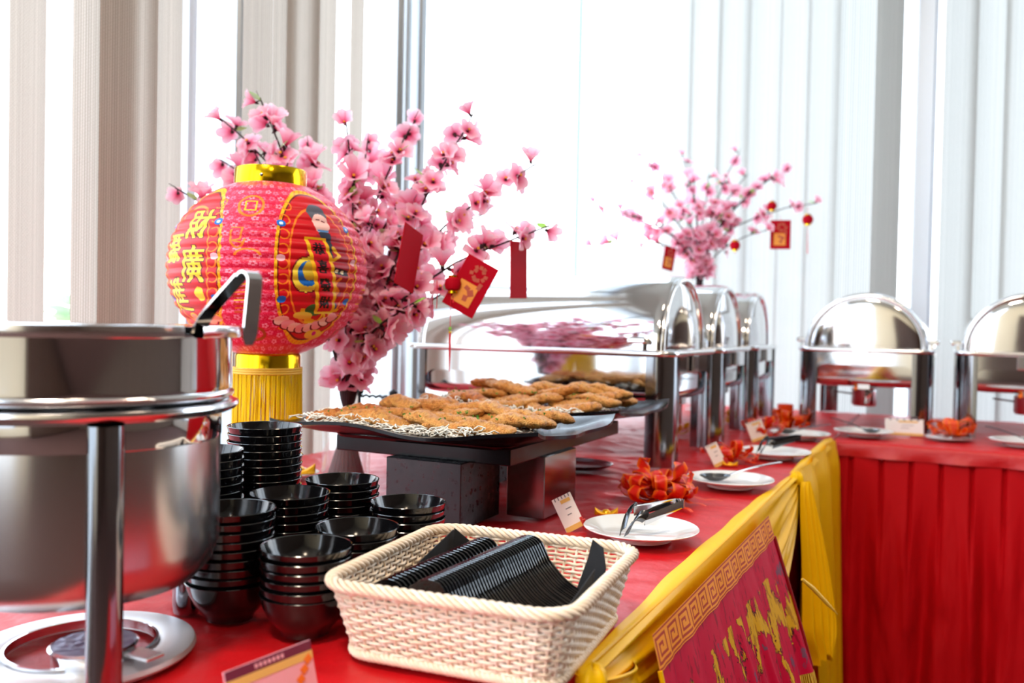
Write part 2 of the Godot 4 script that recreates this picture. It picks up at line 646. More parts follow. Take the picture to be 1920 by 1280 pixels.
# ---------------------------------------------------------------- the room
func room() -> void:
	var g := G()
	g.box(V(1.2, FLOOR - 0.06, -0.25), V(6.6, 0.12, 9.1))
	var o := single("floor", g, M["carpet"], "brown carpeted floor under the buffet tables", "floor")
	tag(o, "", "", "", "structure")
	g = G()
	g.box(V(1.2, CEIL + 0.06, -0.25), V(6.6, 0.12, 9.1))
	o = single("ceiling", g, M["ceiling_paint"], "unseen beige painted ceiling above the buffet, toned down to darken the room", "ceiling")
	tag(o, "", "", "", "structure")
	g = G()
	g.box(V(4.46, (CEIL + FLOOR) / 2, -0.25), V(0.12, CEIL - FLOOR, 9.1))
	o = single("wall_right", g, M["wall"], "unseen dark brown plastered wall across the room from the windows, toned to darken reflections", "wall")
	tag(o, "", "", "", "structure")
	g = G()
	g.box(V(2.0, (CEIL + FLOOR) / 2, 4.24), V(5.0, CEIL - FLOOR, 0.12))
	g.box(V(-1.2, 0.05, 4.24), V(1.4, 0.4, 0.12))
	g.box(V(-1.2, CEIL - 0.06, 4.24), V(1.4, 0.12, 0.12))
	o = single("wall_front", g, M["cream_wall"], "cream plastered wall at the near end of the room", "wall")
	tag(o, "", "", "", "structure")
	# low parapets and headers that carry the glazing
	g = G()
	g.box(V(-1.94, 0.045, -0.2), V(0.16, 0.39, 9.0))
	g.box(V(-1.94, CEIL - 0.06, -0.2), V(0.16, 0.12, 9.0))
	o = single("wall_left", g, M["white_paint"], "white parapet and header of the window wall behind the lantern", "wall")
	tag(o, "", "", "", "structure")
	g = G()
	g.box(V(1.25, 0.045, -4.68), V(6.3, 0.39, 0.16))
	g.box(V(1.25, CEIL - 0.06, -4.68), V(6.3, 0.12, 0.16))
	o = single("wall_back", g, M["white_paint"], "white parapet and header of the window wall behind the far dishes", "wall")
	tag(o, "", "", "", "structure")
	g = G()
	g.box(V(0, -0.45, 0), V(120, 0.3, 120))
	o = single("ground", g, M["pavement"], "pale paving outside the windows", "ground")
	tag(o, "", "", "", "structure")

	for k in 2:
		var at: Vector3 = [V(-5.6, -0.3, -3.35), V(-5.2, -0.3, -3.95)][k]
		var bush := thing("bush", ["haze-paled green bush outside at the picture's edge, beside the first blind strip", "small haze-paled green bush outside, seen between the first two blind strips"][k], "bush", at)
		g = G()
		for i in 420:
			var d := V(rng.randfn(0, 1), rng.randfn(0, 1), rng.randfn(0, 1)).normalized() * pow(rng.randf(), 0.4)
			var p := V(0, 0.85, 0) + d * V(0.3, 0.75, 0.3)
			var b := Basis.from_euler(V(rng.randf() * 6, rng.randf() * 6, 0)) * 0.09
			g.quad(p + b * V(-1, 0, 0), p + b * V(0, 0.15, 0.5), p + b * V(1, 0.1, 0), p + b * V(0, 0.15, -0.5))
		part(bush, "foliage", g, M["haze_pale_leaf"])
		g = G()
		for i in 5:
			g.tube([V(0, 0, 0), V(sin(i * 1.3) * 0.15, 0.9, cos(i * 1.3) * 0.15)], 0.015, 5)
		part(bush, "stem", g, M["stem_brown"])
	# unseen furniture behind the camera, placed to darken the reflections in the kettle
	var c := thing("unseen_cabinet", "unseen tall wall of dark wooden cupboards behind the camera, placed to darken reflections", "unseen_cabinet", V(2.3, FLOOR, 3.86))
	g = G()
	g.box(V(0, 1.35, 0), V(3.9, 2.6, 0.56), 0.01)
	part(c, "body", g, M["dark_wood"])
	for i in 6:
		g = G()
		g.box(V(-1.62 + i * 0.648, 1.35, -0.292), V(0.62, 2.5, 0.024), 0.008)
		var d := part(c, "door", g, M["dark_wood"])
		g = G()
		g.box(V(-1.38 + i * 0.648, 1.1, -0.32), V(0.015, 0.16, 0.03), 0.004)
		part(d, "handle", g, M["steel_rim"])
	g = G()
	g.box(V(0, 0.025, 0), V(3.8, 0.05, 0.46))
	part(c, "plinth", g, M["black_iron"])

	unseen_ceiling_lamp(-0.25, 1.2, Color(1.0, 0.92, 0.83), 8.0, 0.6, "unseen round ceiling lamp above the buffet end, placed to light the basket")
	unseen_ceiling_lamp(0.9, -1.4, Color(1.0, 0.9, 0.78), 1.6, 0.5, "unseen round ceiling lamp in front of the long buffet table")
	unseen_ceiling_lamp(1.6, 1.6, Color(1.0, 0.9, 0.78), 1.6, 0.5, "unseen round ceiling lamp behind the photographer's place")

func windows() -> void:
	# left window wall
	var zs := [4.15, 2.7, 1.3, -0.1, -1.3, -2.85, -4.55]
	for i in 6:
		var w := struct("window_%d" % (i + 1), "", "")
		var g := G()
		var a: float = zs[i]
		var b: float = zs[i + 1]
		g.quad(V(-1.9, 0.24, a), V(-1.9, 0.24, b), V(-1.9, CEIL - 0.12, b), V(-1.9, CEIL - 0.12, a))
		part(w, "pane", g, M["glass"])
		g = G()
		g.box(V(-1.9, 0.275, (a + b) / 2), V(0.06, 0.07, absf(b - a)), 0.004)
		g.box(V(-1.9, CEIL - 0.155, (a + b) / 2), V(0.06, 0.07, absf(b - a)), 0.004)
		part(w, "rail", g, M["pale_frame"])
	var posts := [[-1.768, 0.03, "pale_frame"], [-1.944, 0.028, "aluminium"], [-2.79, 0.075, "aluminium"], [-2.925, 0.05, "aluminium"], [-0.1, 0.07, "aluminium"], [1.3, 0.07, "aluminium"], [2.7, 0.07, "aluminium"]]
	for i in posts.size():
		var q: Array = posts[i]
		var g := G()
		g.box(V(-1.88, CEIL / 2, q[0]), V(0.07, CEIL - 0.3, q[1]), 0.008)
		if q[1] > 0.06:
			g.box(V(-1.838, CEIL / 2, q[0]), V(0.03, CEIL - 0.3, q[1] * 0.45), 0.006)
		var o := single("trim_%d" % (i + 1), g, M[q[2]], "vertical metal window mullion in the left window wall", "mullion")
		tag(o, "", "", "", "structure")
	# near-end window out of view behind the camera, placed to light the basket front
	for i in 1:
		var w := struct("window_%d" % (i + 11), "", "")
		var a := -1.86
		var b := -0.5
		var g := G()
		g.quad(V(b, 0.24, 4.22), V(a, 0.24, 4.22), V(a, CEIL - 0.12, 4.22), V(b, CEIL - 0.12, 4.22))
		part(w, "pane", g, M["glass"])
		g = G()
		g.box(V((a + b) / 2, 0.275, 4.22), V(1.36, 0.07, 0.06), 0.004)
		g.box(V(b - 0.03, CEIL / 2, 4.22), V(0.06, CEIL - 0.3, 0.06), 0.004)
		part(w, "rail", g, M["pale_frame"])
	# back window wall
	var xs := [-1.86, -0.11, 1.4, 2.9, 4.4]
	for i in 4:
		var w := struct("window_%d" % (i + 7), "", "")
		var a: float = xs[i]
		var b: float = xs[i + 1]
		var g := G()
		g.quad(V(a, 0.24, -4.66), V(b, 0.24, -4.66), V(b, CEIL - 0.12, -4.66), V(a, CEIL - 0.12, -4.66))
		part(w, "pane", g, M["glass"])
		g = G()
		g.box(V((a + b) / 2, 0.275, -4.66), V(b - a, 0.07, 0.06), 0.004)
		g.box(V((a + b) / 2, CEIL - 0.155, -4.66), V(b - a, 0.07, 0.06), 0.004)
		part(w, "rail", g, M["pale_frame"])
	var bp := [[-0.115, 0.085, "pale_frame"], [1.4, 0.08, "aluminium"], [2.9, 0.08, "aluminium"]]
	for i in bp.size():
		var q: Array = bp[i]
		var g := G()
		g.box(V(q[0], CEIL / 2, -4.63), V(q[1], CEIL - 0.3, 0.07), 0.008)
		g.box(V(q[0] + q[1] * 0.5 + 0.004, CEIL / 2, -4.62), V(0.008, CEIL - 0.3, 0.05))
		var o := single("trim_%d" % (i + 8), g, M[q[2]], "vertical metal window mullion in the back window wall", "mullion")
		tag(o, "", "", "", "structure")
	var g := G()
	g.box(V(-1.885, CEIL / 2, -4.63), V(0.014, CEIL - 0.3, 0.05), 0.003)
	var teal := mat("glass_edge", Color8(140, 232, 214), 0.2)
	var o := single("trim_11", g, teal, "pale green glass edge in the corner between the window walls", "trim")
	tag(o, "", "", "", "structure")

func blinds() -> void:
	var left := [[-1.205, -1.291], [-1.346, -1.51], [-1.407, -1.574], [-1.537, -1.675], [-1.878, -2.085], [-2.045, -2.197], [-2.149, -2.312], [-2.368, -2.445]]
	var b := thing("vertical_blind", "cream vertical blind of woven fabric strips behind the lantern", "blind", V(-1.78, 0, 0))
	var g := G()
	g.box(V(0, CEIL - 0.2, -1.6), V(0.05, 0.05, 2.3), 0.004)
	part(b, "head_rail", g, M["white_paint"])
	for i in left.size():
		part(b, "slat", slat(absf(left[i][1] - left[i][0])), M["slat_cream"], Transform3D(Basis(Vector3.UP, PI / 2), V(0.012 * (i % 3 - 1), 0, (left[i][0] + left[i][1]) / 2)))
	var back := [[-1.362, -1.204], [-1.221, -1.05], [-1.072, -0.911], [-0.927, -0.761], [-0.771, -0.623], [-0.635, -0.488], [-0.5, -0.211], [-0.329, -0.207], [-0.039, 0.101], [0.078, 0.229], [0.208, 0.375], [0.35, 0.52], [0.5, 0.67], [0.65, 0.82], [0.8, 0.97]]
	b = thing("vertical_blind", "white vertical blind of wide strips behind the far dishes", "blind", V(0, 0, -4.5))
	g = G()
	g.box(V(-0.1, CEIL - 0.2, 0), V(2.7, 0.05, 0.05), 0.004)
	part(b, "head_rail", g, M["white_paint"])
	for i in back.size():
		part(b, "slat", slat(back[i][1] - back[i][0]), M["slat_white"], Transform3D(Basis.IDENTITY, V((back[i][0] + back[i][1]) / 2, 0, 0.012 * (i % 3 - 1))))

func slat(w: float) -> Geo:
	var g := G()
	var rows := []
	for i in 2:
		var row := PackedVector3Array()
		for j in 5:
			var s := j / 4.0 - 0.5
			row.append(V(s * w, 0.02 if i == 0 else CEIL - 0.22, 0.004 * (1 - 4 * s * s)))
		rows.append(row)
	g.grid(rows, false, false, true, 0, 1, 0, 1)
	return g


# ---------------------------------------------------------------- tables and cloths
func ridge(x: float, z: float) -> float:
	return 1.0 - absf(noise.get_noise_2d(x, z))

func cloth_y(x: float, z: float) -> float:   # at most T, with creases that run across the table
	var a := pow(ridge(x * 2.2 + 3.0 + z * 0.8, z * 6.5 - x * 2.0), 7.0)
	var b := pow(ridge(x * 6.0 + z * 3.0 + 11.0, z * 4.0 - 5.0), 9.0)
	var c := pow(ridge(x * 1.3 - 7.0 + z * 1.9, z * 2.6 + x * 1.4), 12.0)
	return T - 0.0062 + 0.0026 * a + 0.0014 * b + 0.0016 * c + 0.0008 * noise.get_noise_2d(x * 9.0, z * 9.0)

func tables() -> void:
	# long table: x -1.55 .. -0.33, z -0.2 .. -4.22 ; side table: x -0.33 .. 1.1, z -3.12 .. -4.22
	var t := thing("tablecloth", "creased red satin tablecloth on the long buffet table", "tablecloth")
	var g := G()
	var rows := []
	var nz := 270
	for i in nz + 1:
		var z := lerpf(-0.50, -4.22, float(i) / nz)
		var row := PackedVector3Array()
		for j in 86:
			var x := lerpf(-1.55, -0.345, j / 85.0)
			row.append(V(x, cloth_y(x, z), z))
		var ye := cloth_y(-0.345, z)
		for k in 4:
			var a := (k + 1) * PI / 8
			row.append(V(-0.345 + 0.014 * sin(a), ye - 0.014 * (1 - cos(a)), z))
		row.append(V(-0.330, T - 0.06, z))
		rows.append(row)
	g.grid(rows, false, false, true)
	part(t, "top_cloth", g, M["red_cloth"])
	g = G()
	rows = []
	for i in 26:
		var y := lerpf(T - 0.03, FLOOR + 0.002, i / 25.0)
		var f := i / 25.0
		var row := PackedVector3Array()
		for j in 260:
			var z := lerpf(-0.50, -3.12, j / 259.0)
			row.append(V(-0.334 + (0.004 + 0.016 * f) * sin(z * 52.0 + 1.5 * sin(z * 9.0)) - 0.002, y, z))
		rows.append(row)
	g.grid(rows)
	part(t, "front_skirt", g, M["red_skirt"])
	g = G()
	g.quad(V(-1.55, FLOOR + 0.002, -0.50), V(-0.335, FLOOR + 0.002, -0.50), V(-0.335, T - 0.006, -0.50), V(-1.55, T - 0.006, -0.50))
	g.quad(V(-1.55, FLOOR + 0.002, -4.22), V(-1.55, FLOOR + 0.002, -0.50), V(-1.55, T - 0.006, -0.50), V(-1.55, T - 0.006, -4.22))
	g.quad(V(-0.33, FLOOR + 0.002, -4.22), V(-1.55, FLOOR + 0.002, -4.22), V(-1.55, T - 0.006, -4.22), V(-0.33, T - 0.006, -4.22))
	part(t, "back_skirt", g, M["red_skirt"])
	g = G()
	var pth := []
	for i in 60:
		var z := lerpf(-0.50, -1.25, i / 59.0)
		pth.append(V(-0.331 + 0.002 * sin(z * 40), T - 0.012 - 0.004 * absf(sin(z * 23)), z))
	g.tube(pth, 0.005, 6)
	part(t, "edge_piping", g, M["red_piping"])

	# side table
	t = thing("tablecloth", "smooth red tablecloth with a pleated skirt on the side table", "tablecloth")
	g = G()
	rows = []
	for i in 60:
		var z := lerpf(-4.22, -3.135, i / 59.0)
		var row := PackedVector3Array()
		for j in 90:
			var x := lerpf(-0.325, 1.1, j / 89.0)
			row.append(V(x, cloth_y(x + 4, z), z))
		rows.append(row)
	for k in 5:
		var a := (k + 1) * PI / 10
		var row := PackedVector3Array()
		for j in 90:
			var x := lerpf(-0.325, 1.1, j / 89.0)
			row.append(V(x, cloth_y(x + 4, -3.135) - 0.016 * (1 - cos(a)), -3.135 + 0.016 * sin(a)))
		rows.append(row)
	for k in 3:
		var row := PackedVector3Array()
		for j in 90:
			var x := lerpf(-0.325, 1.1, j / 89.0)
			row.append(V(x, T - 0.03 - 0.012 * k, -3.117 + 0.003 * k * (0.5 + sin(x * 31))))
		rows.append(row)
	g.grid(rows, false, false, true)
	part(t, "top_cloth", g, M["red_cloth"])
	g = G()
	rows = []
	for i in 40:
		var f := i / 39.0
		var y := lerpf(T - 0.045, FLOOR + 0.002, f)
		var row := PackedVector3Array()
		for j in 640:
			var x := lerpf(-0.33, 1.1, j / 639.0)
			var ph := x / 0.094 + 0.12 * sin(x * 7.0)
			var fr := ph - floorf(ph)
			# box pleats: flat faces with narrow slits, softening further down
			var slit := exp(-pow((minf(fr, 1.0 - fr)) / 0.055, 2.0))
			var top := 0.004 - 0.018 * slit
			var w := smoothstep(0.0, 0.55, f)
			var fold := 0.024 * sin(ph * TAU * 0.5 + 2.2 * noise.get_noise_2d(x * 3.0, f * 0.8)) + 0.013 * sin(ph * TAU + 1.3 + noise.get_noise_2d(x * 5.0, f) * 2.0)
			row.append(V(x + 0.006 * f * sin(ph * 2.1), y, -3.128 + lerpf(top, fold + 0.012 - 0.014 * slit * (1 - w), w) + 0.02 * f))
		rows.append(row)
	g.grid(rows, false, false, true)
	part(t, "pleated_skirt", g, M["red_skirt"])
	g = G()
	g.quad(V(1.1, FLOOR + 0.002, -4.22), V(-0.325, FLOOR + 0.002, -4.22), V(-0.325, T - 0.006, -4.22), V(1.1, T - 0.006, -4.22))
	part(t, "back_skirt", g, M["red_skirt"])


# ---------------------------------------------------------------- soup kettle
func kettle() -> void:
	var k := thing("soup_kettle", "large round steel soup kettle on three legs beside the lantern", "soup kettle", on(-0.826, 0, -0.641))
	var g := G()
	g.lathe([Vector2(0.001, 0.072), Vector2(0.09, 0.073), Vector2(0.118, 0.080), Vector2(0.134, 0.098), Vector2(0.141, 0.12), Vector2(0.141, 0.232)], 96)
	part(k, "water_pan", g, M["brushed_steel"], Transform3D.IDENTITY, "satin brushed steel lower pan")
	g = G()
	g.lathe([Vector2(0.1412, 0.232), Vector2(0.1418, 0.234), Vector2(0.1418, 0.262)], 96)
	part(k, "polished_band", g, M["steel"])
	g = G()
	g.lathe([Vector2(0.1418, 0.2585), Vector2(0.150, 0.2600), Vector2(0.1575, 0.2635), Vector2(0.1600, 0.2675), Vector2(0.1590, 0.2710), Vector2(0.1540, 0.2725), Vector2(0.150, 0.272)], 96)
	part(k, "rolled_flange", g, M["steel_rim"])
	g = G()
	g.lathe([Vector2(0.1420, 0.2705), Vector2(0.1500, 0.2745), Vector2(0.1545, 0.2780), Vector2(0.1550, 0.2810), Vector2(0.1520, 0.2835), Vector2(0.1515, 0.2850)], 96)
	part(k, "insert_rim", g, M["steel_rim"])
	g = G()
	g.lathe([Vector2(0.1515, 0.283), Vector2(0.1522, 0.289), Vector2(0.1522, 0.340), Vector2(0.1530, 0.3435)], 96)
	part(k, "insert", g, M["steel"], Transform3D.IDENTITY, "mirror polished upper insert")
	# lid with a notch where the ladle comes out; the notch faces +x a little towards the camera
	var na := 0.16
	var hw := 0.075
	g = G()
	g.lathe([Vector2(0.1530, 0.3400), Vector2(0.1605, 0.3402), Vector2(0.1618, 0.3425), Vector2(0.1612, 0.3515), Vector2(0.1590, 0.3532), Vector2(0.1520, 0.3530), Vector2(0.146, 0.3515), Vector2(0.128, 0.3520)], 110, Vector3.ZERO, na + hw - 0.16, na - hw - 0.16 + TAU)
	part(k, "lid_rim", g, M["steel_rim"])
	g = G()
	g.lathe([Vector2(0.128, 0.3520), Vector2(0.10, 0.3535), Vector2(0.05, 0.3545), Vector2(0.0005, 0.3545)], 96)
	part(k, "lid_plate", g, M["steel"])
	for a in [0.52, 2.614, 4.71]:
		# half-round legs: angle 0 looks along +x, PI/2 along +z
		g = G()
		var d := V(cos(a), 0, sin(a))
		var tdir := V(-sin(a), 0, cos(a))
		var rows := []
		for i in 12:
			var y: float = [0.0, 0.012, 0.03, 0.06, 0.10, 0.14, 0.18, 0.21, 0.235, 0.25, 0.257, 0.2585][i]
			var out := 0.146 if i > 0 else 0.148
			var row := PackedVector3Array()
			for s in 13:
				var b := TAU * s / 13.0
				row.append(d * (out + 0.013 * cos(b)) + tdir * (0.0165 * sin(b)) + V(0, y, 0))
			rows.append(row)
		g.grid(rows, false, true, true)
		part(k, "leg", g, M["darkened_leg_steel"])
	var br := thing("burner_ring", "flat polished steel ring under the soup kettle, red cloth showing through", "ring", on(-0.822, 0, -0.641))
	g = G()
	g.lathe([Vector2(0.1135, 0.0), Vector2(0.1155, 0.003), Vector2(0.1135, 0.0075), Vector2(0.100, 0.0098), Vector2(0.082, 0.0090), Vector2(0.0755, 0.006), Vector2(0.0745, 0.0)], 96)
	part(br, "plate", g, M["satin_ring"])
	g = G()
	g.lathe([Vector2(0.0765, 0.0075), Vector2(0.0765, 0.0105), Vector2(0.0735, 0.0110), Vector2(0.0730, 0.002)], 96)
	part(br, "inner_lip", g, M["steel"])

	var b := thing("fuel_burner", "small blue-grey chafing fuel burner on the ring under the soup kettle", "burner", on(-0.780, 0.0, -0.622))
	g = G()
	g.lathe([Vector2(0.0005, 0.001), Vector2(0.036, 0.001), Vector2(0.040, 0.006), Vector2(0.0405, 0.020), Vector2(0.043, 0.0225), Vector2(0.0405, 0.0245)], 48)
	part(b, "cup", g, M["steel_rim"])
	g = G()
	var rows := []
	for i in 9:
		var rr := 0.0405 * (1.0 - i / 8.0) + 0.0002
		var row := PackedVector3Array()
		for s in 40:
			var a := TAU * s / 40
			row.append(V(rr * cos(a), 0.0242 + 0.0016 * noise.get_noise_2d(rr * cos(a) * 90, rr * sin(a) * 90) * (1 if i > 0 else 0), rr * sin(a)))
		rows.append(row)
	g.grid(rows, false, true)
	part(b, "foil_cover", g, M["burner_blue"], Transform3D.IDENTITY, "wrinkled blue foil cover")
	g = G()
	g.box(V(0.058, 0.018, -0.012), V(0.036, 0.004, 0.022), 0.001)
	part(b, "handle", g, M["brushed_steel"])

	# ladle: only its hooked flat handle shows above the notch
	var l := thing("ladle", "steel ladle with a flat hooked handle standing out of the soup kettle", "ladle", on(-0.664, 0.356, -0.652))
	l.scale = Vector3.ONE * 0.93
	var c := V(0.897 * 0.72 + 0.44 * 0.52, 0, -0.442 * 0.72 + 0.897 * 0.52).normalized()
	var w := V(c.z, 0, -c.x)
	var pl := []
	for i in 12:
		pl.append(Vector2(-0.052 + 0.005 * i, -0.062 + 0.0062 * i))
	for i in 9:
		pl.append(Vector2(0.0105 + 0.0067 * i, 0.0125 + 0.0047 * i))
	var mid := Vector2(0.0745, 0.0425)
	for i in 12:
		var a := deg_to_rad(140.0 - i * 13.5)
		pl.append(mid + Vector2(cos(a), sin(a)) * 0.0105)
	for i in 10:
		pl.append(Vector2(0.0838 - 0.0008 * i, 0.033 - 0.0061 * i))
	g = G()
	var up := []
	for i in pl.size():
		var q: Vector2 = pl[i]
		var hw2 := 0.0088 if i < pl.size() - 2 else (0.0072 if i == pl.size() - 2 else 0.004)
		var row := PackedVector3Array()
		for s in 3:
			row.append(c * q.x + V(0, q.y, 0) + w * hw2 * (s - 1.0))
		up.append(row)
	g.sheet(up, 0.0022)
	part(l, "handle", g, M["steel"])
	g = G()
	g.lathe([Vector2(0.0005, -0.034), Vector2(0.02, -0.030), Vector2(0.032, -0.016), Vector2(0.036, 0.0), Vector2(0.0345, 0.0), Vector2(0.030, -0.015), Vector2(0.018, -0.028), Vector2(0.0005, -0.032)], 32)
	part(l, "bowl", g, M["steel"], Transform3D(Basis.IDENTITY, c * -0.078 + V(0, -0.07, 0)))


# ---------------------------------------------------------------- roll-top chafing dishes
func chafing_dish(L: float, W: float) -> Node3D:   # local +x is the customers' end; lid arches across z
	var d := Node3D.new()
	var hl := L / 2
	var hw := W / 2
	var top := 0.292
	var g: Geo
	# legs: L-shaped corner plates
	for sx in [-1.0, 1.0]:
		for sz in [-1.0, 1.0]:
			g = G()
			var plan := []
			plan.append(Vector2(hl - 0.068, hw))
			for i in 11:
				var a := PI / 2 * (1 - i / 10.0)
				plan.append(Vector2(hl - 0.05 + 0.05 * cos(a), hw - 0.05 + 0.05 * sin(a)))
			plan.append(Vector2(hl, hw - 0.064))
			var rows := []
			for y in [0.001, 0.10, 0.2, top - 0.004]:
				var row := PackedVector3Array()
				for q in plan:
					row.append(V(q.x * sx, y, q.y * sz))
				rows.append(row)
			if sx * sz > 0:
				for i in rows.size():
					var r: PackedVector3Array = rows[i]
					r.reverse()
					rows[i] = r
			g.sheet(rows, 0.006)
			part(d, "leg", g, M["darkened_leg_steel"])
	# aprons with rounded upper corners to the openings
	var apron := func(a: float, h0: float, h1: float, r: float) -> PackedVector2Array:
		var p := PackedVector2Array([Vector2(-a, h1), Vector2(-a, h0 - r)])
		for i in 7:
			var t := PI - PI / 2 * i / 6.0
			p.append(Vector2(-a + r + r * cos(t), h0 - r + r * sin(t)))
		for i in 7:
			var t := PI / 2 - PI / 2 * i / 6.0
			p.append(Vector2(a - r + r * cos(t), h0 - r + r * sin(t)))
		p.append(Vector2(a, h1))
		return p
	for s in [-1.0, 1.0]:
		g = G()
		g.extrude(apron.call(hl - 0.060, 0.228, top - 0.004, 0.04), 0.004, V(0, 0, s * (hw - 0.004) - 0.002), V(1, 0, 0), V(0, 1, 0))
		part(d, "apron", g, M["steel"])
		g = G()
		g.extrude(apron.call(hw - 0.056, 0.238, top - 0.004, 0.035), 0.004, V(s * (hl - 0.004) - 0.002, 0, 0), V(0, 0, -1), V(0, 1, 0))
		part(d, "apron", g, M["steel"])
	# water pan under the aprons
	g = G()
	var rows := []
	for q in [[0.156, 0.078], [0.157, 0.056], [0.163, 0.034], [0.175, 0.020], [0.192, 0.015], [0.285, 0.014]]:
		rows.append(rrect(hl - q[1], hw - q[1], 0.05, q[0]))
	g.grid(rows, false, true)
	g.cap(rows[0], false)
	part(d, "water_pan", g, M["steel"])
	# rim
	g = G()
	rows = []
	for q in [[0.284, -0.004], [0.286, 0.007], [0.292, 0.010], [0.299, 0.008], [0.302, 0.002], [0.302, -0.02], [0.300, -0.026]]:
		rows.append(rrect(hl + q[1], hw + q[1], 0.050, q[0]))
	g.grid(rows, false, true)
	part(d, "rim", g, M["steel_rim"])
	# roll-top lid
	var ra := hw - 0.012
	var rh := 0.206
	var y0 := 0.300
	var arc := func(x: float, s: float) -> PackedVector3Array:
		var row := PackedVector3Array()
		for i in 49:
			var t := PI * i / 48.0
			row.append(V(x, y0 + rh * s * sin(t), ra * s * cos(t)))
		return row
	g = G()
	rows = []
	for q in [[-hl + 0.035, 0.955], [-hl + 0.037, 0.98], [-hl + 0.045, 0.996], [-hl + 0.06, 1.0], [0.0, 1.0], [hl - 0.06, 1.0], [hl - 0.045, 0.996], [hl - 0.037, 0.98], [hl - 0.035, 0.955]]:
		rows.append(arc.call(q[0], q[1]))
	g.grid(rows)
	var lid := part(d, "lid", g, M["steel"])
	for s in [-1.0, 1.0]:
		g = G()
		rows = []
		for q in [[hl - 0.036, 0.972], [hl - 0.030, 0.968], [hl - 0.027, 0.955], [hl - 0.027, 0.925], [hl - 0.030, 0.910], [hl - 0.038, 0.900]]:
			rows.append(arc.call(q[0] * s, q[1]))
		g.grid(rows, false, false, s < 0)
		part(lid, "end_bead", g, M["steel_rim"])
		g = G()
		rows = []
		for q in [[hl - 0.038, 0.902], [hl - 0.034, 0.86], [hl - 0.030, 0.75], [hl - 0.026, 0.5], [hl - 0.024, 0.25], [hl - 0.0235, 0.002]]:
			rows.append(arc.call(q[0] * s, q[1]))
		g.grid(rows, false, false, s < 0)
		part(lid, "end_panel", g, M["steel"])
	# hinge knobs at the sides
	for s in [-1.0, 1.0]:
		g = G()
		g.box(V(hl - 0.09, 0.327, s * (hw + 0.004)), V(0.05, 0.016, 0.036), 0.004)
		g.box(V(hl - 0.09, 0.310, s * (hw - 0.002)), V(0.03, 0.03, 0.012), 0.002)
		part(d, "hinge", g, M["steel_rim"])
	# name-plate clip in the middle of the customers' end
	g = G()
	g.box(V(hl + 0.004, 0.265, 0.012), V(0.006, 0.05, 0.062), 0.002)
	g.box(V(hl + 0.007, 0.265, 0.014), V(0.003, 0.04, 0.05), 0.001)
	part(d, "label_clip", g, M["steel_rim"])
	# fuel holder hanging below the pan
	g = G()
	g.box(V(hl - 0.03, 0.186, 0.0), V(0.003, 0.075, 0.042), 0.001)
	part(d, "holder_strap", g, M["card_gold"] if false else M["brushed_steel"])
	g = G()
	g.lathe([Vector2(0.0005, 0.085), Vector2(0.040, 0.085), Vector2(0.043, 0.090), Vector2(0.043, 0.148), Vector2(0.046, 0.151), Vector2(0.040, 0.150), Vector2(0.039, 0.095)], 32, V(hl - 0.08, 0, 0))
	var hold := part(d, "fuel_holder", g, M["steel"])
	g = G()
	g.tube([V(hl - 0.08, 0.128, 0.043), V(hl - 0.06, 0.133, 0.08), V(hl - 0.05, 0.137, 0.11)], 0.0035, 6)
	part(hold, "handle", g, M["dark_steel"])
	g = G()
	g.lathe([Vector2(0.0452, 0.092), Vector2(0.0456, 0.094), Vector2(0.0456, 0.145), Vector2(0.0452, 0.147)], 24, V(hl - 0.08, 0, 0), -0.1, 1.9)
	part(hold, "red_label", g, M["burner_red"])
	g = G()
	g.box(V(hl - 0.045, 0.154, 0.02), V(0.02, 0.014, 0.03), 0.002, Basis(V(1, 0, 0), 0.4))
	part(hold, "tag", g, M["orange_tag"])
	return d

func chafing_dishes() -> void:
	var d := chafing_dish(0.80, 0.455)
	d.name = numbered("chafing_dish")
	add_child(d)
	tag(d, "mirror steel roll-top chafing dish behind the fried food platters", "chafing dish", "roll-top chafing dishes on the buffet")
	d.position = on(-1.02, 0, -2.41)
	var c := copy(d, "chafing_dish", "roll-top chafing dish in the middle of the row of three on the long table")
	c.position = on(-1.02, 0, -2.95)
	c = copy(d, "chafing_dish", "third roll-top chafing dish from the platters, nearest the table corner")
	c.position = on(-1.02, 0, -3.495)
	var e := chafing_dish(0.74, 0.45)
	e.name = numbered("chafing_dish")
	add_child(e)
	tag(e, "roll-top chafing dish on the side table, beside the orange cup", "chafing dish", "roll-top chafing dishes on the buffet")
	e.rotation_degrees.y = -90
	e.position = on(-0.265, 0, -3.82)
	c = copy(e, "chafing_dish", "second chafing dish on the side table, cut by the picture's edge")
	c.position = on(0.265, 0, -3.82)


# ---------------------------------------------------------------- riser, platters, fried food
func platter_y(u: float, w: float) -> float:   # u, w in -1..1; wavy rim
	var e := maxf(absf(u), absf(w))
	var rim := smoothstep(0.62, 1.0, e)
	var wave := 0.5 + 0.5 * sin(u * 5.0 + 0.6) * cos(w * 2.6 + 0.4)
	return 0.008 + rim * (0.010 + 0.014 * wave) + 0.012 * pow(absf(u * w), 6.0)

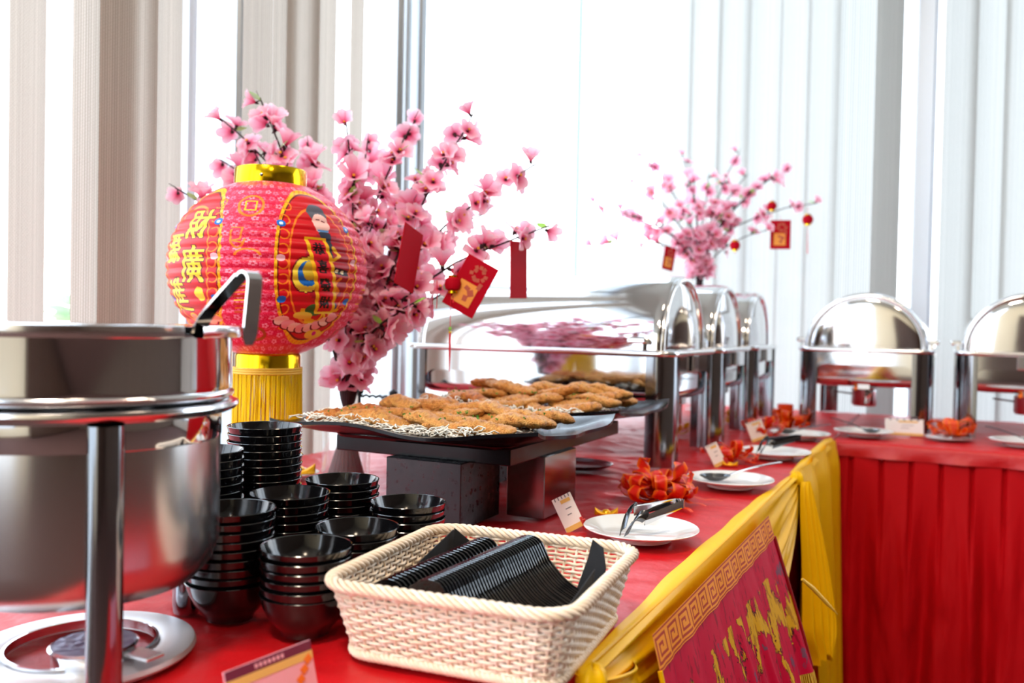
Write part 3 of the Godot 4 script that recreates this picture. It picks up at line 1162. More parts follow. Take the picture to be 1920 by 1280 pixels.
func platter(at: Vector3, hx: float, hz: float, label: String) -> Node3D:
	var p := thing("platter", label, "platter", at, 0.0, "wavy black platters on the riser")
	var g := G()
	var rows := []
	for i in 33:
		var row := PackedVector3Array()
		for j in 41:
			var u := j / 20.0 - 1.0
			var w := i / 16.0 - 1.0
			var bend := 1.0 + 0.02 * sin(w * 7.0)
			row.append(V(u * hx * bend, platter_y(u, w), w * hz * (1.0 + 0.03 * sin(u * 6.0))))
		rows.append(row)
	g.grid(rows, false, false, true)
	var bot := []
	for i in 33:
		var row := PackedVector3Array()
		for j in 41:
			row.append(rows[i][j] - V(0, 0.006, 0))
		bot.append(row)
	g.grid(bot)
	for j in 40:
		g.quad(bot[32][j], bot[32][j + 1], rows[32][j + 1], rows[32][j])
		g.quad(bot[0][j + 1], bot[0][j], rows[0][j], rows[0][j + 1])
	for i in 32:
		g.quad(bot[i + 1][40], bot[i][40], rows[i][40], rows[i + 1][40])
		g.quad(bot[i][0], bot[i + 1][0], rows[i + 1][0], rows[i][0])
	part(p, "wavy_plate", g, M["black_lacquer"])
	g = G()
	rows = []
	for q in [[0.0, 0.62], [0.0, 0.66], [0.006, 0.68]]:
		rows.append(rrect(hx * q[1], hz * q[1], 0.03, q[0] - 0.004))
	g.grid(rows, false, true)
	part(p, "foot_rim", g, M["black_lacquer"])
	return p

func fillet_mesh(sd: int, dark: float) -> ArrayMesh:
	var g := G()
	var rows := []
	var cols := []
	var n := FastNoiseLite.new()
	n.seed = sd
	n.frequency = 1.0
	var bend := n.get_noise_1d(2.0) * 0.02
	for i in 23:
		var s := i / 22.0
		var x := lerpf(-0.054, 0.054, s)
		var e := pow(maxf(0.0, 1.0 - pow(absf(2 * s - 1), 2.6)), 0.5)
		var ry := (0.0120 + 0.004 * n.get_noise_1d(s * 5.0 + 9)) * e + 0.0002
		var rz := (0.0215 + 0.008 * n.get_noise_1d(s * 3.0)) * (0.25 + 0.75 * e) * minf(1.0, e * 3.0) + 0.0002
		var row := PackedVector3Array()
		var cr := PackedColorArray()
		for j in 16:
			var a := TAU * j / 16
			var bump := 1.0 + 0.32 * n.get_noise_3d(x * 70, cos(a) * 1.6, sin(a) * 1.6) + 0.10 * n.get_noise_3d(x * 190, cos(a) * 4, sin(a) * 4)
			row.append(V(x, 0.009 + sin(a) * ry * bump + 0.004 * sin(s * 5 + sd), cos(a) * rz * bump + bend * (4 * s * (1 - s)) + 0.003 * n.get_noise_1d(s * 9)))
			var t := clampf(0.5 + 0.9 * n.get_noise_3d(x * 45 + 7, cos(a) * 1.2, sin(a) * 1.2), 0, 1)
			var edge := clampf(0.5 + 1.1 * n.get_noise_3d(x * 120 + 3, cos(a) * 3, sin(a) * 3), 0, 1)
			var cc := lin(255, 206, 120).lerp(lin(232, 140, 52), t * 0.7 + dark * 0.6)
			cr.append(cc.lerp(lin(120, 52, 18), clampf((edge - 0.66) * 1.7 + dark * 0.22, 0, 0.7)))
		rows.append(row)
		cols.append(cr)
	g.grid(rows, false, true, true, 0, 1, 0, 1, cols)
	return g.mesh(M["fried"])

func riser_and_platters() -> void:
	var r := thing("riser", "black display riser with two dark box legs under the fried food", "riser", on(0, 0, 0))
	var g := G()
	g.box(V(-0.851, 0.131, -1.635), V(0.37, 0.030, 0.56), 0.002)
	part(r, "top_slab", g, M["black_lacquer"])
	g = G()
	g.box(V(-0.826, 0.059, -1.405), V(0.156, 0.116, 0.15), 0.0015)
	part(r, "leg", g, M["stained_steel"], Transform3D.IDENTITY, "dark stained steel box leg")
	g = G()
	g.box(V(-0.697, 0.059, -1.562), V(0.078, 0.116, 0.154), 0.0015)
	part(r, "leg", g, M["riser_mirror"], Transform3D.IDENTITY, "mirror finish box leg")
	g = G()
	g.box(V(-0.95, 0.059, -1.82), V(0.10, 0.116, 0.13), 0.0015)
	part(r, "leg", g, M["stained_steel"])

	var pa := on(-0.843, 0.150, -1.452)
	var pb := on(-0.848, 0.152, -1.868)
	platter(pa, 0.268, 0.192, "front wavy black platter heaped with fried fillets on white shreds")
	platter(pb, 0.262, 0.192, "rear wavy black platter of fried fillets, next to the chafing dish")

	# bed of white radish shreds, and parsley, on each platter
	for k in 2:
		var c: Vector3 = [pa, pb][k]
		var sg := G()
		var pg := G()
		for i in 620:
			var u := rng.randf_range(-0.92, 0.62)
			var w := rng.randf_range(0.05, 0.93) if i % 3 else rng.randf_range(-0.85, 0.9)
			var p := c + V(u * 0.262, platter_y(u, w) + rng.randf_range(0.001, 0.016), w * 0.184)
			var a := rng.randf() * TAU
			var dv := V(cos(a), 0, sin(a))
			var sd := V(-sin(a), 0, cos(a))
			var path := []
			var len_ := rng.randf_range(0.012, 0.03)
			for s in 5:
				var t := s / 4.0
				path.append(p + dv * len_ * (t - 0.5) + sd * 0.006 * sin(t * PI) + V(0, 0.006 * sin(t * PI) * rng.randf(), 0))
			sg.tube(path, 0.0011, 4, false, false)
		var names: Array = ["front", "rear"]
		var o := single("radish_shreds", sg, M["radish_noodle"], "white shredded radish bed under the fillets on the %s platter" % names[k], "shredded radish")
		tag(o, "", "", "", "stuff")
		for i in 46:
			var u := rng.randf_range(-0.85, 0.75)
			var w := rng.randf_range(-0.8, 0.85)
			var p := c + V(u * 0.25, 0.043 + (0.012 if k == 1 else 0.0), w * 0.18)
			for f in 3:
				var b := Basis.from_euler(V(rng.randf() * 2, rng.randf() * 6, rng.randf() * 2))
				var q := p + V(rng.randf_range(-1, 1), rng.randf_range(0, 1), rng.randf_range(-1, 1)) * 0.003
				pg.quad(q + b * V(-0.002, 0, 0), q + b * V(0, 0.0004, 0.0016), q + b * V(0.003, 0.0005, 0), q + b * V(0, 0, -0.0016))
		o = single("parsley", pg, M["parsley"], "chopped green parsley scattered over the %s platter" % names[k], "parsley")
		tag(o, "", "", "", "stuff")

	var kinds := []
	for i in 7:
		kinds.append(fillet_mesh(20 + i, [0.0, 0.05, 0.3, 0.15, 0.8, 0.0, 0.55][i]))
	var rowname := ["front row", "second row", "third row", "back row"]
	for k in 2:
		var c: Vector3 = [pa, pb][k]
		for row in 4:
			var cnt := 6
			for i in cnt:
				var u := -0.205 + i * 0.068 + rng.randf_range(-0.010, 0.010) + (0.02 if row % 2 else 0.0)
				var w := 0.098 - row * 0.074 + rng.randf_range(-0.008, 0.008)
				var left := i < 2
				var kind: int = [2, 3, 4, 6][rng.randi() % 4] if left else [0, 1, 5, 3, 2, 0][rng.randi() % 6]
				var lift := 0.016 + 0.007 * (i % 2) + 0.004 * sin(row * 2.0 + i) + (0.010 if k == 1 and row > 0 else 0.0)
				var o := single("fried_fillet", kinds[kind], null, "golden fried fillet, %s from the lantern side in the %s of the %s platter" % [NTH[i], rowname[row], ["front", "rear"][k]], "fried fillet", c + V(u, lift, w), "fried fillets on the platters")
				o.basis = Basis.from_euler(V(rng.randf_range(-0.2, 0.2), rng.randf_range(-0.35, 0.35), rng.randf_range(-0.12, 0.12))).scaled(Vector3.ONE * rng.randf_range(0.92, 1.12))
		for i in (4 if k == 0 else 7):   # a second layer
			var u := -0.16 + i * (0.075 if k == 0 else 0.052) + rng.randf_range(-0.01, 0.01)
			var w := rng.randf_range(-0.10, 0.0) if k == 0 else rng.randf_range(-0.09, 0.03)
			var o := single("fried_fillet", kinds[rng.randi() % 7], null, "fried fillet lying on top of the heap, %s from the lantern side, %s platter" % [NTH[i], ["front", "rear"][k]], "fried fillet", c + V(u, 0.035 + (0.014 if k == 1 else 0.0), w), "fried fillets on the platters")
			o.basis = Basis.from_euler(V(rng.randf_range(-0.2, 0.2), rng.randf_range(-0.4, 0.4), rng.randf_range(-0.15, 0.15))).scaled(Vector3.ONE * rng.randf_range(0.95, 1.15))

	# shallow dark tray lying on the cloth behind the platters
	g = G()
	g.lathe([Vector2(0.001, 0.003), Vector2(0.07, 0.003), Vector2(0.085, 0.010), Vector2(0.095, 0.016), Vector2(0.092, 0.017), Vector2(0.08, 0.011), Vector2(0.068, 0.006), Vector2(0.001, 0.006)], 48, Vector3.ZERO, 0.0, TAU, 1.0, 0.8)
	single("tray", g, M["dark_steel"], "shallow oval dark tray lying on the red cloth behind the platters", "tray", on(-0.83, 0, -2.07))


# ---------------------------------------------------------------- bowls
func bowls() -> void:
	var g := G()
	g.lathe([Vector2(0.0005, 0.003), Vector2(0.024, 0.003), Vector2(0.025, 0.0), Vector2(0.028, 0.0), Vector2(0.029, 0.005), Vector2(0.036, 0.012), Vector2(0.0435, 0.022), Vector2(0.0490, 0.034), Vector2(0.0524, 0.0455), Vector2(0.0530, 0.0468), Vector2(0.0524, 0.0476), Vector2(0.0512, 0.0470), Vector2(0.0474, 0.034), Vector2(0.0418, 0.0225), Vector2(0.034, 0.0135), Vector2(0.024, 0.0075), Vector2(0.0005, 0.0065)], 56)
	var bowl := g.mesh(M["black_melamine"])
	var stacks := [
		[-0.656, -0.806, 6, "front stack beside the basket"],
		[-0.665, -0.915, 6, "second stack beside the basket"],
		[-0.667, -1.036, 7, "stack before the stained riser leg"],
		[-0.768, -0.802, 9, "stack touching the kettle"],
		[-0.774, -0.914, 9, "middle stack among the others"],
		[-0.777, -1.032, 9, "stack under the platter rim"],
		[-0.880, -0.985, 16, "tallest stack below the fringe"],
		[-0.882, -0.869, 14, "stack half behind the kettle"],
	]
	for s in stacks:
		var x: float = s[0]
		var z: float = s[1]
		for i in s[2]:
			var order: int = s[2] - 1 - i
			var o := single("soup_bowl", bowl, null, "glossy black bowl, %s of the %s" % [ORD[order], s[3]], "bowl", on(x + rng.randf_range(-0.0008, 0.0008), i * 0.0107, z + rng.randf_range(-0.0008, 0.0008)), "black soup bowls in stacks")
			o.rotation.y = rng.randf() * TAU


# ---------------------------------------------------------------- wicker basket with spoons
func path_at(hx: float, hz: float, r: float, s: float) -> Array:   # a point and the outward normal at share s of the way round
	var lx := 2 * (hx - r)
	var lz := 2 * (hz - r)
	var q := PI / 2 * r
	var d := fposmod(s, 1.0) * (2 * lx + 2 * lz + 4 * q)
	var seq := [[lz, 0.0], [q, 0.0], [lx, PI / 2], [q, PI / 2], [lz, PI], [q, PI], [lx, 1.5 * PI], [q, 1.5 * PI]]
	var corner := [Vector2(hx - r, -(hz - r)), Vector2(hx - r, hz - r), Vector2(-(hx - r), hz - r), Vector2(-(hx - r), -(hz - r))]
	for i in 8:
		if d <= seq[i][0] or i == 7:
			var a: float = seq[i][1]
			var c: Vector2 = corner[i / 2] if i % 2 == 0 else corner[(i / 2 + 1) % 4]
			if i % 2 == 0:
				var nn := Vector2(cos(a), sin(a))
				return [c + nn * r + Vector2(-nn.y, nn.x) * d, nn]
			var b := a + PI / 2 * d / q
			var m := Vector2(cos(b), sin(b))
			return [c + m * r, m]
		d -= seq[i][0]
	return []

func basket() -> void:
	var at := on(-0.463, 0, -0.900)
	var turn := deg_to_rad(5.0)
	var b := thing("wicker_basket", "pale woven wicker basket holding black spoons at the table edge", "basket", at, turn)
	var H := 0.082
	var stakes := 76
	var size := func(f: float) -> Array:   # half sizes at share f of the height
		return [lerpf(0.118, 0.138, f), lerpf(0.124, 0.144, f), lerpf(0.030, 0.036, f)]
	var g := G()
	var tone := func(k: int) -> Color: return lin(254, 240, 222).lerp(lin(240, 214, 178), fposmod(k * 0.377, 1.0) * 0.7)
	var rows := 15
	for r in rows:
		var f := (r + 0.7) / (rows + 0.6)
		var q: Array = size.call(f)
		var path := []
		for i in stakes * 3:
			var s := i / (stakes * 3.0)
			var pn := path_at(q[0], q[1], q[2], s)
			var off := 0.0019 * cos(PI * (s * stakes + r))
			var p: Vector2 = pn[0] + pn[1] * off
			path.append(V(p.x, 0.004 + f * (H - 0.006) + 0.0005 * sin(i * 1.7 + r), p.y))
		g.col = tone.call(r)
		g.tube(path, 0.00195, 6, true)
	part(b, "weave", g, M["wicker"])
	g = G()
	for i in stakes:
		var path := []
		for k in 5:
			var f := k / 4.0
			var q: Array = size.call(f)
			var pn := path_at(q[0], q[1], q[2], (i + 0.0) / stakes)
			path.append(V(pn[0].x, 0.002 + f * (H - 0.004), pn[0].y))
		g.col = tone.call(i)
		g.tube(path, 0.0019, 5)
	part(b, "stakes", g, M["wicker"])
	# plaited rim and foot
	for e in 2:
		g = G()
		var q: Array = size.call(1.0 if e == 0 else 0.0)
		var rad := 0.0056 if e == 0 else 0.0042
		var turns := 22 if e == 0 else 40
		for st in (5 if e == 0 else 4):
			var path := []
			var m := turns * 12
			for i in m:
				var s := float(i) / m
				var pn := path_at(q[0], q[1], q[2], s)
				var a := TAU * (s * turns + st / (5.0 if e == 0 else 4.0))
				var p: Vector2 = pn[0] + pn[1] * (rad * cos(a) + (0.001 if e == 0 else 0.0015))
				path.append(V(p.x, (H + 0.001 if e == 0 else 0.0065) + rad * 0.85 * sin(a), p.y))
			g.col = tone.call(st * 3 + 1)
			g.tube(path, 0.0026 if e == 0 else 0.0026, 6, true)
		part(b, "plaited_rim" if e == 0 else "plaited_foot", g, M["wicker"])
	g = G()
	g.col = lin(220, 184, 134)
	for i in 40:
		var z := lerpf(-0.115, 0.115, i / 39.0)
		var path := []
		for k in 30:
			var x := lerpf(-0.1, 0.1, k / 29.0)
			path.append(V(x, 0.006 + 0.0016 * cos(PI * (k * 0.5 + i)), z))
		g.tube(path, 0.0028, 5)
	part(b, "woven_bottom", g, M["wicker"])

	# spoons standing on edge, nested behind each other along the basket
	g = G()
	var top := []
	for i in 21:
		var s := i / 20.0
		var x := lerpf(-0.031, 0.098, s)
		var hw: float
		if x < 0.020:
			var t := (x + 0.005) / 0.027
			hw = 0.0300 * sqrt(maxf(0.0, 1.0 - t * t)) if t < 0.0 else lerpf(0.0300, 0.0180, smoothstep(0.0, 1.0, (x + 0.005) / 0.028))
		else:
			hw = lerpf(0.0180, 0.0080, smoothstep(0.01, 0.060, x))
		if i == 20:
			hw = 0.005
		hw = maxf(hw, 0.0006)
		var deep := 0.013 * (1.0 - smoothstep(-0.012, 0.034, absf(x + 0.004) - 0.0)) if x > -0.031 else 0.0
		var row := PackedVector3Array()
		for j in 9:
			var w := j / 4.0 - 1.0
			row.append(V(x, w * hw, -deep * (1.0 - w * w) - 0.010 * smoothstep(0.03, 0.1, x)))
		top.append(row)
	g.sheet(top, 0.0018)
	var sm := g.mesh(M["black_spoon"])
	var ca := cos(turn)
	for r in 2:
		var cnt := [38, 27][r] as int
		for i in cnt:
			var f := i / float(cnt - 1)
			var lp: Vector3
			if r == 0:
				lp = V(lerpf(-0.040, 0.012, f), lerpf(0.050, 0.066, f), lerpf(0.084, -0.092, f))
			else:
				lp = V(lerpf(-0.096, -0.050, f), lerpf(0.040, 0.056, f), lerpf(0.072, -0.094, f))
			var p := at + Basis(Vector3.UP, turn) * lp
			var o := single("soup_spoon", sm, null, "black soup spoon, %s from the near end of the %s row in the basket" % [nth(i), ["larger", "smaller"][r]], "spoon", p, "black soup spoons nested in the basket")
			o.basis = Basis(Vector3.UP, turn + 0.02 + rng.randf_range(-0.012, 0.012)) * Basis(V(0, 0, 1), deg_to_rad(-30.0 + rng.randf_range(-0.7, 0.7))) * Basis(V(1, 0, 0), deg_to_rad(-14.0))

	# black cloth lining that pokes out at the corners
	var n := thing("cloth_liner", "black cloth lining with pointed corners showing inside the wicker basket", "cloth liner", at, turn)
	g = G()
	g.sheet([PackedVector3Array([V(-0.101, 0.030, 0.10), V(-0.1, 0.03, 0.0), V(-0.099, 0.03, -0.11)]), PackedVector3Array([V(-0.108, 0.058, 0.11), V(-0.107, 0.062, 0.0), V(-0.104, 0.088, -0.118)])], 0.0015)
	part(n, "wall_flap", g, M["black_napkin"])
	g = G()
	g.sheet([PackedVector3Array([V(-0.098, 0.04, -0.10), V(-0.085, 0.04, -0.118)]), PackedVector3Array([V(-0.100, 0.092, -0.112), V(-0.078, 0.072, -0.122)])], 0.0015)
	part(n, "corner_flap", g, M["black_napkin"])
	g = G()
	g.sheet([PackedVector3Array([V(0.070, 0.030, -0.104), V(0.108, 0.030, -0.085)]), PackedVector3Array([V(0.083, 0.072, -0.112), V(0.112, 0.070, -0.088)]), PackedVector3Array([V(0.088, 0.096, -0.114), V(0.104, 0.090, -0.104)])], 0.0015)
	part(n, "corner_flap", g, M["black_napkin"])
	g = G()
	g.sheet([PackedVector3Array([V(0.104, 0.030, 0.06), V(0.104, 0.030, -0.05)]), PackedVector3Array([V(0.110, 0.064, 0.06), V(0.107, 0.076, -0.056)])], 0.0015)
	part(n, "wall_flap", g, M["black_napkin"])
	g = G()
	g.box(V(0, 0.012, 0), V(0.20, 0.003, 0.22), 0.001)
	part(n, "bottom_cloth", g, M["black_napkin"])


# ---------------------------------------------------------------- lantern
var art: Image          # the printed skin of the lantern: across = longitude, down = height
const AW := 1536
const AH := 768

func skin(x: float, y: float) -> Vector2:   # front view of the globe (-1..1) to a place on the print
	y = clampf(y, -0.97, 0.97)
	var lon := asin(clampf(x / sqrt(1.0 - y * y), -1.0, 1.0))
	return Vector2((0.5 + lon / TAU) * AW, (0.5 - y * 0.5) * AH)

func dab(p: Vector2, w: float, c: Color) -> void:
	art.fill_rect(Rect2i(int(p.x - w * 0.5), int(p.y - w * 0.5), maxi(1, int(w)), maxi(1, int(w))), c)

func pen(pts: Array, w: float, c: Color, turned := 0.0) -> void:   # a line through front-view points
	for i in pts.size() - 1:
		var a: Vector2 = skin(pts[i].x, pts[i].y)
		var b: Vector2 = skin(pts[i + 1].x, pts[i + 1].y)
		a.x += turned * AW
		b.x += turned * AW
		var k := maxi(1, int(a.distance_to(b) / maxf(1.0, w * 0.3)))
		for s in k + 1:
			dab(a.lerp(b, float(s) / k), w, c)

func blob(p: Vector2, rx: float, ry: float, c: Color, turned := 0.0) -> void:   # front-view ellipse
	var n := 26
	for i in n + 1:
		var y := p.y + ry * (2.0 * i / n - 1.0)
		var h := rx * sqrt(maxf(0.0, 1.0 - pow((y - p.y) / ry, 2.0)))
		pen([Vector2(p.x - h, y), Vector2(p.x + h, y)], maxf(3.0, ry * AH / n * 1.3), c, turned)

func arc_pen(p: Vector2, r: Vector2, a0: float, a1: float, w: float, c: Color, turned := 0.0) -> void:
	var pts := []
	for i in 19:
		var a := lerpf(a0, a1, i / 18.0)
		pts.append(p + Vector2(cos(a) * r.x, sin(a) * r.y))
	pen(pts, w, c, turned)

# brush strokes of the printed characters on a 10 x 10 field, y down
const GLYPH := {
	"wealth": [[1, 1, 4, 1], [1, 1, 1, 6.5], [4, 1, 4, 6.5], [1, 2.8, 4, 2.8], [1, 4.6, 4, 4.6], [1, 6.5, 4, 6.5], [1.8, 6.8, 0.5, 9], [3.2, 6.8, 4.4, 9], [5.2, 3, 9.5, 3], [7.6, 0.8, 7.6, 9, 6.6, 8.4], [7.4, 3.4, 5, 7]],
	"source": [[1, 1.2, 2, 2.2], [0.6, 3.8, 1.8, 4.6], [0.6, 9, 2.2, 5.8], [3, 1.2, 9.5, 1.2], [3.6, 1.2, 3.4, 6, 2.4, 9.2], [6.4, 1.6, 5.8, 2.6], [4.6, 2.8, 8.4, 2.8, 8.4, 5.6, 4.6, 5.6, 4.6, 2.8], [4.6, 4.2, 8.4, 4.2], [6.5, 5.8, 6.5, 9.3, 5.8, 8.8], [5.2, 6.8, 4.2, 8.8], [7.8, 6.8, 9, 8.8]],
	"broad": [[5, 0.2, 5.4, 1], [1.4, 1.4, 9.4, 1.4], [1.6, 1.4, 1.6, 5, 0.5, 9.4], [3.2, 2.8, 8.6, 2.8], [4.6, 2, 4.6, 3.8], [7.2, 2, 7.2, 3.8], [2.6, 3.9, 9.3, 3.9], [3.6, 4.9, 8.2, 4.9, 8.2, 7.6, 3.6, 7.6, 3.6, 4.9], [5.9, 3.9, 5.9, 7.6], [3.6, 6.2, 8.2, 6.2], [4.8, 7.9, 3.2, 9.5], [7, 7.9, 8.8, 9.5]],
	"enter": [[4.6, 0.6, 3, 3.4], [4, 2.4, 4, 7], [6.4, 0.4, 6.8, 1.4], [4, 2, 9, 2], [4, 3.6, 8.6, 3.6], [4, 5.2, 8.6, 5.2], [4, 6.9, 9.2, 6.9], [6.3, 2, 6.3, 6.9], [1, 1, 2, 2], [0.6, 3.6, 2.2, 3.6, 1, 6.2, 2, 7.6], [0.4, 9, 2, 7.8, 4, 8.8, 9.6, 9.2]],
	"respect": [[1, 2, 9, 2], [3.4, 0.6, 3.4, 4], [6.6, 0.6, 6.6, 4], [0.6, 4, 9.4, 4], [3.6, 4.2, 1, 6.4], [6.4, 4.2, 9, 6.4], [5, 5.4, 5, 9, 4.2, 8.6], [3, 6.6, 2, 8.4], [6.4, 6.6, 7, 7.8], [7.8, 6.2, 9, 7.8]],
	"joy": [[1.5, 1, 8.5, 1], [5, 0.2, 5, 2.2], [2.4, 2.2, 7.6, 2.2], [2.8, 3, 7.2, 3, 7.2, 4.4, 2.8, 4.4, 2.8, 3], [3.6, 4.8, 4.2, 5.6], [6.4, 4.8, 5.8, 5.6], [0.8, 5.9, 9.2, 5.9], [2.6, 7, 7.4, 7, 7.4, 9.4, 2.6, 9.4, 2.6, 7]],
	"prosper": [[1, 1, 4, 1, 1, 4.2], [1.6, 2, 2.8, 3], [5.4, 0.4, 9.4, 4.2], [6.4, 1.8, 7.8, 0.8], [7.4, 2.8, 8.8, 1.8], [1.2, 4.8, 4, 4.8, 4, 6, 1.4, 6, 1.2, 7.2, 4.2, 7.2, 4, 9.2, 3, 9], [5.8, 4.6, 5.4, 6.4], [5.8, 4.6, 8.2, 4.6, 8.2, 6.2, 9.2, 6.2], [5.2, 7, 8.6, 7, 5.4, 9.4], [5.8, 7.4, 9.2, 9.4]],
}

func glyph(called: String, mid: Vector2, sx: Vector2, sy: Vector2, w: float, c: Color, turned := 0.0) -> void:   # sx, sy: the field's whole width and height as front-view vectors
	for st in GLYPH[called]:
		var pts := []
		for i in range(0, st.size(), 2):
			pts.append(mid + sx * (st[i] / 10.0 - 0.5) + sy * (st[i + 1] / 10.0 - 0.5))
		pen(pts, w, c, turned)

func lantern_skin() -> ImageTexture:
	art = Image.create(AW, AH, false, Image.FORMAT_RGB8)
	var red := Color8(206, 16, 28)
	var pink := Color8(238, 104, 136)
	var rose := Color8(222, 24, 66)
	var gold := Color8(244, 188, 24)
	var orange := Color8(240, 130, 30)
	var dark := Color8(110, 10, 20)
	art.fill(rose)
	for gy in 26:
		for gx in 50:
			var c := Vector2(gx * 31 + (gy % 2) * 15 + rng.randf_range(-5, 5), gy * 30 + rng.randf_range(-5, 5))
			var a0 := rng.randf() * TAU
			for p in 5:
				var a := a0 + TAU * p / 5
				dab(c + Vector2(cos(a), sin(a)) * 7.0, 7.0, pink if (gx + gy) % 3 else Color8(246, 150, 170))
			dab(c, 4.0, red)
	var wob := FastNoiseLite.new()
	wob.frequency = 0.055
	wob.seed = 8
	# where the four tall oval medallions sit (longitude in turns)
	var mids := [0.083, -0.150, 0.33, -0.40]
	for y in AH:
		var yy := 1.0 - 2.0 * y / AH
		var vy := pow(absf(yy / 0.83), 2.6)
		for x in AW:
			var lon := float(x) / AW - 0.5
			var f := 9.0
			for m in mids:
				var d := absf(lon - m)
				d = minf(d, 1.0 - d) / 0.077
				f = minf(f, pow(d, 2.4) + vy)
			if f > 1.0:
				var s := wob.get_noise_2d(x, y * 1.4)
				if absf(s) < 0.045:
					art.set_pixel(x, y, pink)
			elif f > 0.86:
				art.set_pixel(x, y, gold if (x / 5 + y / 9) % 4 else orange)
			elif f > 0.81:
				art.set_pixel(x, y, dark)
			elif f < 0.46 and f > 0.41:
				art.set_pixel(x, y, orange)
			else:
				art.set_pixel(x, y, red)
	# scrolls, gems and coins round each medallion (front-view layout, turned from the middle one)
	for k in 4:
		var tn: float = mids[k]
		for i in 9:
			var y := 0.62 - i * 0.155
			for s in [-1.0, 1.0]:
				var x: float = s * 0.385 * sqrt(maxf(0.05, 1.0 - pow(y / 0.84, 2.0)))
				arc_pen(Vector2(x, y), Vector2(0.045, 0.05), -2.2 * s, 2.4 * s, 4.0, orange, tn)
		for s in [-1.0, 1.0]:
			blob(Vector2(s * 0.36, 0.42), 0.033, 0.033, Color8(24, 110, 205), tn)
			blob(Vector2(s * 0.36, 0.42), 0.012, 0.012, Color8(220, 240, 255), tn)
			blob(Vector2(s * 0.405, 0.06), 0.032, 0.032, Color8(246, 190, 200), tn)
			blob(Vector2(s * 0.36, -0.36), 0.033, 0.033, Color8(24, 110, 205), tn)
		# brocade signs between the medallions: coin, scroll, vase, bars
		var bt := tn - 0.118
		arc_pen(Vector2(0, 0.60), Vector2(0.115, 0.115), 0, TAU, 7.0, orange, bt)
		pen([Vector2(-0.05, 0.65), Vector2(0.05, 0.65), Vector2(0.05, 0.55), Vector2(-0.05, 0.55), Vector2(-0.05, 0.65)], 5.0, gold, bt)
		pen([Vector2(-0.14, 0.36), Vector2(-0.04, 0.36), Vector2(-0.06, 0.24), Vector2(-0.13, 0.22), Vector2(-0.02, 0.20)], 5.0, orange, bt)
		arc_pen(Vector2(-0.08, 0.27), Vector2(0.07, 0.12), 2.6, 6.0, 5.0, orange, bt)
		for i in 4:
			pen([Vector2(-0.11, -0.22 - i * 0.08), Vector2(0.11, -0.21 - i * 0.08)], 5.0, gold if i % 2 == 0 else orange, bt)
			pen([Vector2(-0.11, -0.26 - i * 0.08), Vector2(0.11, -0.25 - i * 0.08)], 9.0, Color8(200, 60, 30), bt)
		arc_pen(Vector2(0.02, 0.06), Vector2(0.12, 0.08), 0.3, 2.9, 6.0, orange, bt)
		arc_pen(Vector2(0.0, -0.72), Vector2(0.12, 0.07), 0, TAU, 9.0, Color8(170, 70, 30), bt)
	# left medallion: wealth's source broadly enters, in yellow brush characters read from the right
	var yel := Color8(246, 212, 40)
	var tl: float = mids[1]
	for w in [17.0, 10.0]:
		var cc := dark if w > 12.0 else yel
		glyph("wealth", Vector2(0.145, 0.40), Vector2(0.30, 0.0), Vector2(0.0, -0.34), w, cc, tl)
		glyph("broad", Vector2(0.155, -0.02), Vector2(0.30, 0.0), Vector2(0.0, -0.38), w, cc, tl)
		glyph("source", Vector2(-0.17, 0.16), Vector2(0.28, 0.0), Vector2(0.0, -0.34), w, cc, tl)
		glyph("enter", Vector2(-0.14, -0.33), Vector2(0.30, 0.0), Vector2(0.0, -0.36), w, cc, tl)
	for i in 5:
		blob(Vector2(-0.02 + i * 0.07, -0.56 - 0.03 * (i % 2)), 0.055, 0.04, Color8(244, 150, 120), tl)
		arc_pen(Vector2(-0.02 + i * 0.07, -0.56 - 0.03 * (i % 2)), Vector2(0.055, 0.04), 0, PI, 4.0, gold, tl)
	blob(Vector2(0.2, -0.32), 0.05, 0.07, yel, tl)
	# right medallion: a plain bearded man in a red robe with a hanging scroll, coin, flowers and cloud
	var t2: float = mids[0]
	blob(Vector2(0.07, -0.02), 0.24, 0.36, Color8(168, 12, 34), t2)
	blob(Vector2(0.03, 0.56), 0.10, 0.10, Color8(90, 92, 104), t2)
	blob(Vector2(0.04, 0.45), 0.085, 0.105, Color8(250, 200, 190), t2)
	pen([Vector2(0.00, 0.49), Vector2(0.03, 0.49)], 4.0, dark, t2)
	pen([Vector2(0.06, 0.48), Vector2(0.09, 0.47)], 4.0, dark, t2)
	for i in 14:
		var f := i / 13.0
		blob(Vector2(0.05 + 0.05 * f, 0.34 - 0.34 * f), 0.055 * (1.0 - f) + 0.008, 0.02, Color8(40, 44, 62), t2)
	pen([Vector2(0.0, 0.37), Vector2(0.10, 0.37)], 8.0, Color8(90, 150, 210), t2)
	pen([Vector2(-0.02, -0.02), Vector2(0.28, -0.06)], 22.0, Color8(30, 18, 30), t2)
	for i in 4:
		blob(Vector2(0.02 + i * 0.075, -0.025 - 0.01 * i), 0.016, 0.016, Color8(240, 226, 180), t2)
	pen([Vector2(0.0, 0.14), Vector2(0.12, 0.06), Vector2(0.2, 0.12), Vector2(0.12, 0.2)], 9.0, gold, t2)
	pen([Vector2(0.10, -0.34), Vector2(0.22, -0.26), Vector2(0.14, -0.2), Vector2(0.22, -0.12)], 9.0, orange, t2)
	blob(Vector2(0.17, -0.42), 0.06, 0.05, Color8(60, 70, 110), t2)
	blob(Vector2(-0.02, -0.46), 0.09, 0.06, Color8(60, 100, 40), t2)
	for i in 9:
		pen([Vector2(-0.14 + i * 0.045, -0.46 - 0.12 * sin(i * 0.39)), Vector2(-0.10 + i * 0.045, -0.50 - 0.12 * sin((i + 1) * 0.39))], 11.0, gold, t2)
